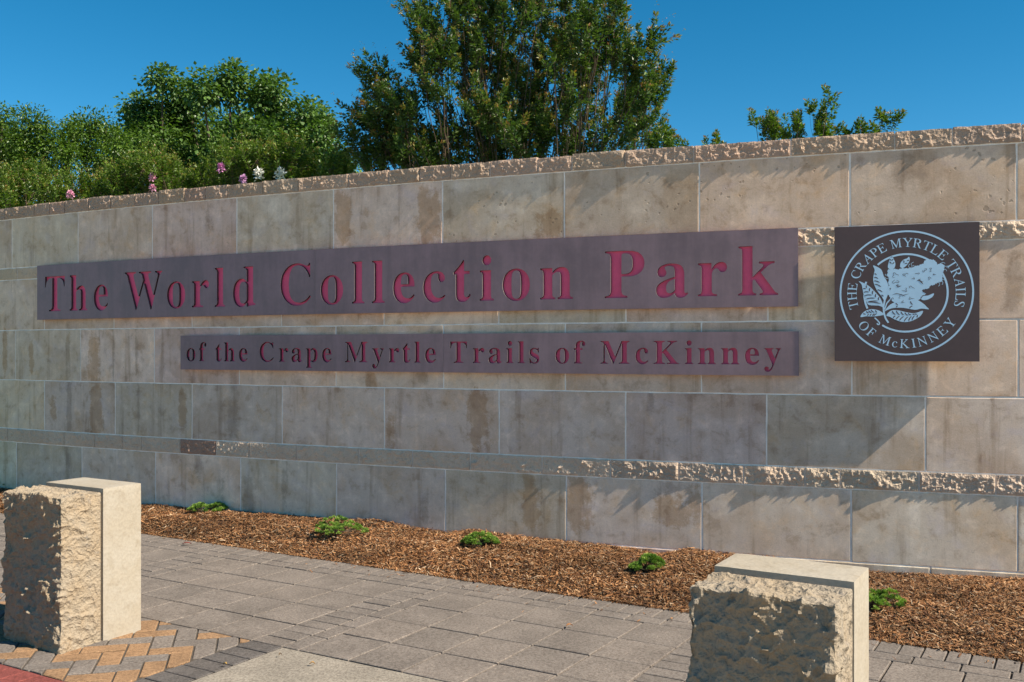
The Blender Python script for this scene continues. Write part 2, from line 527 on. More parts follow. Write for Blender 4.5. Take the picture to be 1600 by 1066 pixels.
def split_stone(s0, s1, z0, z1, front, seed, tint, depth=0.12, cell=0.0085, amp=1.0, name="split_stone", fade=1.0):
    g = 0.006
    r = np.random.default_rng(seed)
    s0, s1, z0, z1 = s0 + g, s1 - g, z0 + g, z1 - g
    nx = max(8, int((s1 - s0) / cell)); ny = max(6, int((z1 - z0) / cell))
    ss = np.linspace(s0, s1, nx); zz = np.linspace(z0, z1, ny)
    S, Z = np.meshgrid(ss, zz, indexing='ij'); S = S.ravel(); Z = Z.ravel()
    P3 = np.stack([S, Z, np.full_like(S, seed * 1.37)], 1)
    n = max(4, int((s1 - s0) * (z1 - z0) / 0.0060))
    P4 = P3 + 0.012 * np.stack([fbm(P3 * 18, 2, seed + 1), fbm(P3 * 18 + 7, 2, seed + 2), 0 * S], 1)
    h = scoops(P4, r, max(6, n), 0.0050)
    n2 = scoops(P4, r, n * 20, 0.0034, 0.9)
    h = h + n2 + 0.0016 * fbm(P3 * 55, 2, seed) + 0.003 * fbm(P3 * 6, 2, seed + 5)
    ez = np.minimum(Z - z0, z1 - Z) / 0.03
    es = np.minimum(S - s0, s1 - S) / 0.018
    e = np.clip(np.minimum(ez, es), 0, 1)
    d = front + np.clip(h * amp, -0.012, 0.018) * (0.25 + 0.75 * e) - (1 - e) ** 2 * 0.004
    jz = 0.003 * fbm(P3 * 25 + 9, 2, seed + 3)
    V = WP(S, Z + np.where(e < 0.01, jz, 0), d)
    idx = np.arange(nx * ny).reshape(nx, ny)
    ring = np.concatenate([idx[:, 0], idx[-1, 1:], idx[-2::-1, -1], idx[0, -2:0:-1]])
    Vb = WP(S[ring], Z[ring], front - depth)
    Vall = np.concatenate([V, Vb])
    k = len(ring); r2 = np.arange(k) + nx * ny
    F = [grid_faces(nx, ny), np.stack([ring, r2, np.roll(r2, -1), np.roll(ring, -1)], 1)]
    o = obj(name, Vall, F, M['split'], wall, None, False)
    o.color = (*tint, 1)
    return o

TAN = np.array([0.72, 0.570, 0.435]); PINK = np.array([0.71, 0.545, 0.445]); GREY = np.array([0.74, 0.60, 0.47]); BRN = np.array([0.70, 0.535, 0.385])
def vary(c, k=0.12):
    return tuple(np.clip(np.asarray(c) * (1 + rng.normal(0, k * 0.6)) * (1 + rng.normal(0, k * 0.22, 3)), 0, 1))

def extend(js, step):
    js = list(js)
    while js[0] > S_L: js.insert(0, js[0] - step)
    while js[-1] < S_R: js.append(js[-1] + step)
    js[0] = S_L; js[-1] = S_R
    if js[1] - js[0] < 0.12: js.pop(1)
    if js[-1] - js[-2] < 0.12: js.pop(-2)
    return js

c1 = extend([-7.04, -5.769, -4.518, -3.266, -2.0, -0.734, 0.524, 1.769, 3.022, 4.275], 1.252)
c2 = extend([-6.394, -5.145, -3.91, -2.66, -1.395, -0.138, 1.109, 2.357, 3.605], 1.25)
c3 = extend([-6.971, -5.723, -4.488, -3.23, -1.969, -0.724, 0.534, 1.789, 3.037, 4.286], 1.25)
c4 = extend([-6.394, -5.123, -3.91, -2.651, -1.391, -0.132, 1.106, 2.347, 3.605], 1.25)
c5 = extend([-6.945, -5.7, -4.468, -3.212, -1.961, -0.703, 0.543, 1.795, 3.032, 4.281], 1.25)
tint_of = {('c4', -3.91): PINK * 0.98, ('c4', -2.651): PINK * 0.96, ('c4', -0.132): PINK * 1.0, ('c4', 1.106): PINK * 0.98, ('c4', 2.347): PINK * 0.95, ('c4', 3.605): PINK * 1.08,
           ('c3', -6.971): PINK * 1.0, ('c3', -4.488): PINK * 1.03, ('c4', -1.391): TAN * 1.06}
for key, js, z0, z1, base in (('c1', c1, Z2, Z1, TAN), ('c2', c2, Z4, Z3, TAN), ('c3', c3, Z5, Z4, TAN), ('c4', c4, Z6, Z5, TAN * 0.97), ('c5', c5, Z8, Z7, GREY)):
    for a, b in zip(js[:-1], js[1:]):
        t = tint_of.get((key, a), base)
        if key == 'c1' and a > 0.4: t = BRN
        if key == 'c5' and a > 0.4: t = GREY * 1.08
        pit = (0.42 + 0.3 * rng.random()) if (key == 'c1' and a > -0.9) else (0.12 if rng.random() < 0.6 else 0.26)
        smooth_block(a, b, z0, z1, vary(t), pit, rng.uniform(-0.0010, 0.0012))
# footing course, slightly proud
for a, b in zip(*(lambda j: (j[:-1], j[1:]))(extend([-4.2, -3.0, -1.7, -0.5, 0.8, 2.1, 3.64, 4.9], 1.3))):
    smooth_block(a, b, -0.15, Z8, vary(GREY * 0.95), 0.1, 0.006, "footing_block")
# split-face courses
s2 = extend([-7.116, -6.649, -6.014, -5.463, -4.995, -4.681, -4.083, -3.555, -3.089, -2.46, -1.69, -1.065, -0.434, 0.304, 0.966, 1.591, 2.153, 2.663, 2.946, 3.556, 4.125], 0.6)
for i, (a, b) in enumerate(zip(s2[:-1], s2[1:])):
    t = np.array([1, 1, 1]) * rng.uniform(0.80, 1.0) * (1.0 if a > 0.9 else 1.3)  # left stones lightened in colour to offset the shade they lie in
    if abs(a + 4.083) < 0.01: t = np.array([0.62, 0.52, 0.50])
    if abs(a + 3.555) < 0.01: t = np.array([1.2, 1.22, 1.2])
    rough = 0.9 if a > 0.9 else 0.6
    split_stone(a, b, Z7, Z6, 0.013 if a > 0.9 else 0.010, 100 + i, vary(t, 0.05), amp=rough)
s1 = extend([-6.93, -6.35, -5.75, -5.3, -4.6, -4.0, -3.4, -2.75, -2.1, -1.6, -1.0, -0.3, 0.3, 0.9, 1.5, 2.1, 2.56, 3.2, 3.9, 4.62], 0.65)
for i, (a, b) in enumerate(zip(s1[:-1], s1[1:])):
    split_stone(a, b, Z3, Z2, 0.012 if a > 0 else 0.007, 200 + i, vary((1.0, 1.0, 0.98), 0.08), amp=1.0 if a > 0 else 0.4)
cap = extend([-6.574, -6.277, -6.002, -5.564, -5.188, -4.785, -4.407, -4.006, -3.703, -3.382, -2.898, -2.435, -1.813, -1.336, -0.979, -0.64, -0.225, 0.265, 0.599, 1.103, 1.722, 2.548, 3.371, 3.806, 4.309], 0.6)
for i, (a, b) in enumerate(zip(cap[:-1], cap[1:])):
    split_stone(a, b, Z1, ZT + rng.normal(0, 0.004), 0.015 + rng.normal(0, 0.002), 300 + i, vary((0.72, 0.68, 0.66), 0.08), depth=0.52, amp=0.75, name="cap_stone")
# mortar body behind the stones
ss = np.linspace(S_L + 0.004, S_R - 0.004, 140)
prof = [(-0.0016, -0.2), (-0.0016, Z1 + 0.01), (0.0, Z1 + 0.012), (0.0, ZT - 0.02), (-0.5, ZT - 0.02), (-0.5, -0.2)]
V = np.concatenate([WP(ss, z, d) for d, z in prof])
n = len(ss); F = []
for k in range(len(prof) - 1):
    i = np.arange(n - 1)
    F.append(np.stack([k * n + i, k * n + i + 1, (k + 1) * n + i + 1, (k + 1) * n + i], 1))
for e in (0, n - 1):
    F.append(np.array([[k * n + e for k in range(len(prof))]]))
uv = np.concatenate([np.stack([ss, np.full(n, z)], 1) for d, z in prof])
obj("mortar", V, F, M['mortar'], wall, uv)

# ---------------------------------------------------------------- ground, paving, concrete, mulch bed
g_n = 24
ang = np.linspace(0, 2 * np.pi, 97)[:-1]
radii = np.array([0.0, 30, 60, 120, 300, 700])
V = [(0, 0, -0.07)]
for r in radii[1:]:
    for a in ang: V.append((r * math.cos(a), r * math.sin(a), -0.07))
Ft = [(0, 1 + i, 1 + (i + 1) % 96) for i in range(96)]
Fq = []
for k in range(len(radii) - 2):
    o0 = 1 + k * 96
    for i in range(96):
        j = (i + 1) % 96
        Fq.append((o0 + i, o0 + 96 + i, o0 + 96 + j, o0 + j))
obj("ground", V, [np.array(Ft), np.array(Fq)], M['grass'], None, kind="structure")

B_LOW, B_TOP = 4.598, 6.69
ROWB = [4.598, 5.02, 5.443, 5.866, 6.29]
MA = 0.4085
BAND0 = -4.705                                   # a band of bricks every six modules
path = empty("paved_path", tuple(ABw(-4.0, 5.6, -0.06)), kind="structure")

def clip_poly(poly, n, c):
    """keep the side where p.n <= c"""
    out = []
    for i in range(len(poly)):
        p, q = poly[i], poly[(i + 1) % len(poly)]
        dp, dq = p[0] * n[0] + p[1] * n[1] - c, q[0] * n[0] + q[1] * n[1] - c
        if dp <= 0: out.append(p)
        if (dp < 0) != (dq < 0) and dp != dq:
            u = dp / (dp - dq)
            out.append((p[0] + (q[0] - p[0]) * u, p[1] + (q[1] - p[1]) * u))
    return out

def prism_vf(poly, z0, z1, ins=0.004, drop=0.0035):
    p = np.array(poly, float)
    n = len(p)
    ar = 0.5 * np.sum(p[:, 0] * np.roll(p[:, 1], -1) - np.roll(p[:, 0], -1) * p[:, 1])
    if ar < 0: p = p[::-1]
    e = np.roll(p, -1, 0) - p
    ln = np.linalg.norm(e, axis=1)[:, None] + 1e-9
    nrm = np.stack([-e[:, 1], e[:, 0]], 1) / ln       # inward
    q = []
    for i in range(n):
        n0, n1 = nrm[i - 1], nrm[i]
        m = n0 + n1; m = m / max(1e-6, (m @ m)) * 2
        L = np.linalg.norm(m)
        if L > 2.5: m = m / L * 2.5
        q.append(p[i] + m * ins)
    q = np.array(q)
    V = np.concatenate([np.c_[p, np.full(n, z0)], np.c_[p, np.full(n, z1 - drop)], np.c_[q, np.full(n, z1)]])
    i = np.arange(n); j = (i + 1) % n
    F = [np.concatenate([np.stack([i, j, n + j, n + i], 1), np.stack([n + i, n + j, 2 * n + j, 2 * n + i], 1)]), np.array([2 * n + i])]
    W = V.copy()
    W[:, :2] = V[:, :1] * A2 + V[:, 1:2] * B2
    return W, F

J = 0.0058
_cache = {}
def piece(parent, name, a0, a1, b0, b1, mat, z=0.0, jitter=0.0009):
    k = (round(a1 - a0, 4), round(b1 - b0, 4), mat)
    if k not in _cache:
        w, h = (a1 - a0) / 2 - J, (b1 - b0) / 2 - J
        V, F = prism_vf([(-w, -h), (w, -h), (w, h), (-w, h)], -0.05, 0.0)
        _cache[k] = mesh_np(name, V, F, M[mat])
    o = bpy.data.objects.new(name, _cache[k])
    col.objects.link(o)
    o.parent = parent
    p = ABw((a0 + a1) / 2, (b0 + b1) / 2, z + random.gauss(0, jitter))
    o.location = Vector(p - wloc(parent))
    o.rotation_euler = (random.gauss(0, 0.0035), random.gauss(0, 0.0035), random.gauss(0, 0.002))
    return o

random.seed(11)
A_MIN, A_MAX = -10.9, 1.2
k0 = int(math.floor((A_MIN - BAND0) / MA)); k1 = int(math.ceil((A_MAX - BAND0) / MA))
SOL = MA * 0.655
for k in range(k0, k1):
    a0 = BAND0 + k * MA; a1 = a0 + MA
    if k % 6 == 0:
        for r in range(4):
            b0, b1 = ROWB[r], ROWB[r + 1]
            for q in range(3):
                h = (b1 - b0) / 3
                piece(path, "brick", a0, a0 + SOL, b0 + q * h, b0 + (q + 1) * h, 'brick_grey')
        nb = 6; h = (ROWB[4] - ROWB[0]) / nb
        for q in range(nb):
            piece(path, "brick", a0 + SOL, a1, ROWB[0] + q * h, ROWB[0] + (q + 1) * h, 'brick_grey')
    else:
        for r in range(4):
            piece(path, "paver", a0, a1, ROWB[r], ROWB[r + 1], 'paver')
    w = MA / 3
    for q in range(3):
        piece(path, "brick", a0 + q * w, a0 + (q + 1) * w, 6.44, B_TOP, 'brick_grey')
w = MA * 0.66
x = A_MIN
while x < A_MAX:
    piece(path, "brick", x, x + w, 6.29, 6.44, 'brick_grey'); x += w
# sand bed under the pieces
def slab(name, a0, a1, b0, b1, z0, z1, mat, parent=None, kind=None):
    V, F = prism_vf([(a0, b0), (a1, b0), (a1, b1), (a0, b1)], z0, z1, 0.003, 0.003)
    return obj(name, V, F, M[mat], parent, kind=kind)
slab("sand_bed", A_MIN - 0.6, A_MAX + 0.2, B_LOW + 0.004, B_TOP - 0.004, -0.058, -0.014, 'sand', path)

herr = empty("herringbone_paving", tuple(ABw(-6.0, 4.0, -0.06)), kind="structure")
slab("sand_bed", A_MIN - 0.6, -4.43, 1.6, B_LOW - 0.004, -0.058, -0.0085, 'sand', herr)
# charcoal soldier edging beside the concrete
h = (ROWB[1] - ROWB[0]) / 3
b = B_LOW
while b > 2.4:
    piece(herr, "brick", BAND0, -4.425, b - h, b, 'brick_dark'); b -= h
# red soldier bricks
a = BAND0
while a > -8.4:
    for b in (3.485, 3.485 - 0.275, 3.485 - 0.55):
        piece(herr, "brick", a - 0.1375, a, b - 0.275, b, 'brick_red')
    a -= 0.1375
# herringbone at 45 degrees
u = np.array([1, 1]) / math.sqrt(2); vv = np.array([-1, 1]) / math.sqrt(2)
W1 = 0.1375
cen = np.array([-6.2, 4.04])
random.seed(5)
for i in range(-26, 27):
    for j in range(-14, 15):
        # herringbone lattice: pairs repeat along (1,1) and (2,-2)
        for horiz in (0, 1):
            ox = i + 2 * j; oy = i - 2 * j
            if horiz: x0, y0, x1, y1 = ox, oy, ox + 2, oy + 1
            else: x0, y0, x1, y1 = ox, oy + 1, ox + 1, oy + 3
            g = J / W1
            pts = [(x0 + g, y0 + g), (x1 - g, y0 + g), (x1 - g, y1 - g), (x0 + g, y1 - g)]
            poly = [tuple(cen + (u * px + vv * py) * W1) for px, py in pts]
            if max(p[0] for p in poly) < -9.0: continue
            for n, c in (((1, 0), BAND0 - J), ((0, 1), B_LOW - J), ((0, -1), -(3.485 + J))):
                poly = clip_poly(poly, n, c)
                if len(poly) < 3: break
            if len(poly) < 3: continue
            P = np.array(poly)
            ar = abs(0.5 * np.sum(P[:, 0] * np.roll(P[:, 1], -1) - np.roll(P[:, 0], -1) * P[:, 1]))
            if ar < 0.0006: continue
            z = random.gauss(0, 0.0014)
            V, F = prism_vf(poly, -0.05, z, 0.004 if ar > 0.004 else 0.0015, 0.004)
            obj("brick", V, F, M['brick_tan'] if random.random() < 0.55 else M['brick_grey'], herr)

con = slab("concrete_pavement", -4.425 + 0.006, 34.0, 1.6, B_LOW - 0.006, -0.06, -0.002, 'concrete', None, "structure")
con2 = slab("bounce_plaza", -34.0, 34.0, -40.0, 1.6 - 0.01, -0.06, -0.004, 'bounce_pale', None, "structure")  # unseen slab, enlarged and lightened to bounce light onto the wall
con3 = slab("concrete_walk", A_MAX + 0.22, 34.0, B_LOW + 0.002, B_TOP - 0.004, -0.06, -0.003, 'concrete', None, "structure")

# mulch bed between paving and wall
ZW_S = [-12, -4.7, -3.2, -1.93, -1.47, -0.675, -0.4, 0.0, 0.549, 1.18, 1.41, 1.67, 2.03, 3.33, 4.28, 8.6]
ZW_Z = [0.13, 0.127, 0.15, 0.168, 0.188, 0.131, 0.176, 0.15, 0.13, 0.117, 0.083, 0.147, 0.128, 0.066, 0.09, 0.09]
def bed_edge(s):
    ph = s / WR
    nx = wn_[0] * np.cos(ph) + wt[0] * np.sin(ph); ny = wn_[1] * np.cos(ph) + wt[1] * np.sin(ph)
    P = WP(s, 0, 0)
    return (B_TOP + 0.004 - (P[..., 0] * B2[0] + P[..., 1] * B2[1])) / (nx * B2[0] + ny * B2[1])
def bed_z(s, v):
    """height of the mulch at arc length s, fraction v from wall (0) to paving (1)"""
    s = np.asarray(s, float); v = np.asarray(v, float)
    zw = np.interp(s, ZW_S, ZW_Z)
    P = np.stack([s * 1.6, v * 2.4, np.zeros_like(s)], 1)
    z = zw * (1 - v) ** 1.2 + 0.055 * np.sin(np.pi * np.clip(v, 0, 1)) + 0.030 * fbm(P * 1.3, 3, 21) * np.clip((1 - v) * 5, 0, 1) * np.clip(v * 7 + 0.15, 0, 1) - 0.012
    return z
ns, nv = 330, 34
S, Vv = np.meshgrid(np.linspace(S_L, S_R, ns), np.linspace(0, 1, nv), indexing='ij')
S = S.ravel(); Vv = Vv.ravel()
D = bed_edge(S) * Vv
P = WP(S, bed_z(S, Vv) - 0.008, np.where(Vv == 0, 0.01, D))
obj("mulch_bed", P, grid_faces(ns, nv), M['soil'], None, smooth=True, kind="structure")
# wood chips
r = np.random.default_rng(3)
N = 175000
S = r.uniform(-7.6, 5.2, N)
S = np.where(r.random(N) < 0.35, r.uniform(-1.0, 5.0, N), S)
Vv = r.random(N)
Vv = np.where(r.random(N) < 0.05, 1 + np.abs(r.normal(0, 0.006, N)), Vv)
Vv = np.where(r.random(N) < 0.0016, 1 + r.exponential(0.09, N), Vv)
D = np.maximum(bed_edge(S) * Vv, 0.012)
Zc = bed_z(S, np.minimum(Vv, 1.0)) + r.uniform(-0.006, 0.014, N)
Zc = np.where(Vv > 1, 0.005, Zc)
C = WP(S, Zc, D)
L = np.clip(r.lognormal(math.log(0.034), 0.5, N), 0.012, 0.11); Wd = np.clip(r.lognormal(math.log(0.0055), 0.4, N), 0.0025, 0.015)
th = r.uniform(0, 2 * np.pi, N); el = r.normal(0.0, 0.28, N)
dx = np.stack([np.cos(th) * np.cos(el), np.sin(th) * np.cos(el), np.sin(el)], 1)
up = np.stack([r.normal(0, 0.45, N), r.normal(0, 0.45, N), np.ones(N)], 1)
wd = np.cross(up, dx); wd /= np.linalg.norm(wd, axis=1)[:, None]
nn = np.cross(dx, wd)
bend = r.normal(0, 0.10, N) * L
a0 = C - dx * (L / 2)[:, None]; a1 = C + nn * bend[:, None]; a2 = C + dx * (L / 2)[:, None]
wv = wd * (Wd / 2)[:, None]
taper = r.uniform(0.3, 1.0, N)[:, None]
V = np.stack([a0 - wv * taper, a0 + wv * taper, a1 - wv, a1 + wv, a2 - wv * taper, a2 + wv * taper], 1).reshape(-1, 3)
i = np.arange(N) * 6
F = np.concatenate([np.stack([i, i + 1, i + 3, i + 2], 1), np.stack([i + 2, i + 3, i + 5, i + 4], 1)])
pal = np.array([(0.30, 0.135, 0.045), (0.40, 0.20, 0.075), (0.22, 0.095, 0.035), (0.46, 0.28, 0.13), (0.12, 0.055, 0.025), (0.52, 0.38, 0.22), (0.05, 0.03, 0.02)])
ci = r.choice(len(pal), N, p=[0.27, 0.22, 0.19, 0.12, 0.11, 0.05, 0.04])
tone = 1.0 + 0.30 * fbm(np.stack([C[:, 0] * 1.3, C[:, 1] * 2.2, 0 * S], 1), 3, 44)
cc = np.clip(pal[ci] * np.array([0.74, 0.74, 0.84]) * np.clip(tone, 0.5, 1.4)[:, None] * r.uniform(0.65, 1.35, (N, 1)), 0, 0.8)
obj("wood_mulch", V, F, M['chips'], None, attrs={"col": np.repeat(cc, 6, 0)}, kind="stuff")["label"] = "orange-brown shredded wood mulch between paving and wall"

# ---------------------------------------------------------------- stone bollards
def box_grid(c, hx, hy, hz, cell):
    """closed box surface, welded, with unit-cube coordinates"""
    nx, ny, nz = [max(2, int(2 * h / cell) + 1) for h in (hx, hy, hz)]
    idx = {}; Q = []; F = []
    def vid(i, j, k):
        key = (i, j, k)
        if key not in idx:
            idx[key] = len(Q); Q.append((2 * i / nx - 1, 2 * j / ny - 1, 2 * k / nz - 1))
        return idx[key]
    for i in range(nx):
        for j in range(ny):
            F.append((vid(i, j, nz), vid(i + 1, j, nz), vid(i + 1, j + 1, nz), vid(i, j + 1, nz)))
    for k in range(nz):
        for i in range(nx):
            F.append((vid(i, 0, k), vid(i + 1, 0, k), vid(i + 1, 0, k + 1), vid(i, 0, k + 1)))
            F.append((vid(i + 1, ny, k), vid(i, ny, k), vid(i, ny, k + 1), vid(i + 1, ny, k + 1)))
        for j in range(ny):
            F.append((vid(nx, j, k), vid(nx, j + 1, k), vid(nx, j + 1, k + 1), vid(nx, j, k + 1)))
            F.append((vid(0, j + 1, k), vid(0, j, k), vid(0, j, k + 1), vid(0, j + 1, k + 1)))
    return np.array(Q), np.array(F)

def stone_piece(parent, name, a0, a1, b0, b1, z0, z1, cell, mat, amp, seed, edge):
    h = np.array([(a1 - a0) / 2, (b1 - b0) / 2, (z1 - z0) / 2]); c = np.array([(a0 + a1) / 2, (b0 + b1) / 2, (z0 + z1) / 2])
    Q, F = box_grid(c, *h, cell)
    L = Q * h
    N_ = np.sign(Q) * np.abs(Q) ** 24; N_ /= np.linalg.norm(N_, axis=1)[:, None]
    # round the arrises
    inner = h - edge
    K = np.clip(L, -inner, inner); dlt = L - K
    ln = np.linalg.norm(dlt, axis=1)[:, None]
    L = np.where(ln > 1e-6, K + dlt / np.maximum(ln, 1e-9) * np.minimum(ln, edge), L)
    r = np.random.default_rng(seed)
    if amp[0] > 0.003:
        Lw = L + 0.02 * np.stack([fbm(L * 14, 2, seed), fbm(L * 14 + 5, 2, seed + 1), fbm(L * 14 + 9, 2, seed + 2)], 1)
        big = scoops(Lw, r, 80, 0.0085)
        sm = scoops(Lw, r, 2900, 0.0046, 0.9)
        d = big + sm + 0.0022 * fbm(L * 60, 2, seed) - 0.012 * np.clip(fbm(L * 24, 2, seed + 4) - 0.45, 0, 1) + 0.008 * fbm(L * 4, 2, seed + 8)
    else:
        d = 0.6 * fbm(L * 6, 3, seed) + 0.4 * fbm(L * 40, 2, seed + 3)
        d = d * 1.0
    # amp: front, side, top
    wgt = np.maximum(-N_[:, 1], 0) * amp[0] + np.abs(N_[:, 0]) * amp[1] + np.maximum(N_[:, 2], 0) * amp[2]
    # keep the hidden joint flat
    flat = np.clip((1 - Q[:, 1]) * h[1] / 0.05, 0, 1) if amp[0] > 0.003 else 1.0
    if amp[0] <= 0.003: wgt = np.full(len(Q), amp[0])
    L = L + N_ * (d * wgt * flat)[:, None]
    G = c + L
    V = ABw(G[:, 0], G[:, 1], G[:, 2])
    return obj(name, V, F, M[mat], parent, smooth=False)

def bollard(a0, a1, b0, seed, label, tone):
    e = empty("stone_bollard", tuple(ABw((a0 + a1) / 2, b0 + 0.3, 0.0)), label, "bollard", "stone bollards beside the path")
    stone_piece(e, "rough_stone", a0, a1 - 0.004, b0, b0 + 0.292, -0.04, 0.972, 0.0072, 'bollard_rough', (1.1, 0.6, 0.7), seed, 0.010).color = (*tone, 1)
    stone_piece(e, "smooth_stone", a0 + 0.005, a1, b0 + 0.302, b0 + 0.600, -0.04, 0.995, 0.03, 'bollard_smooth', (0.0012, 0, 0), seed + 50, 0.007)
    V, F = prism_vf([(a0 + 0.02, b0 + 0.28), (a1 - 0.03, b0 + 0.28), (a1 - 0.03, b0 + 0.31), (a0 + 0.02, b0 + 0.31)], -0.03, 0.955)
    obj("mortar_joint", V, F, M['mortar'], e)
    return e
bollard(-6.13, -5.515, 3.786, 41, "tan two-piece stone bollard standing on the herringbone bricks at left", (0.95, 0.92, 0.88))
bollard(-1.355, -0.782, 3.636, 77, "dark-faced two-piece stone bollard in front of the mulch at right", (0.88, 0.87, 0.86))

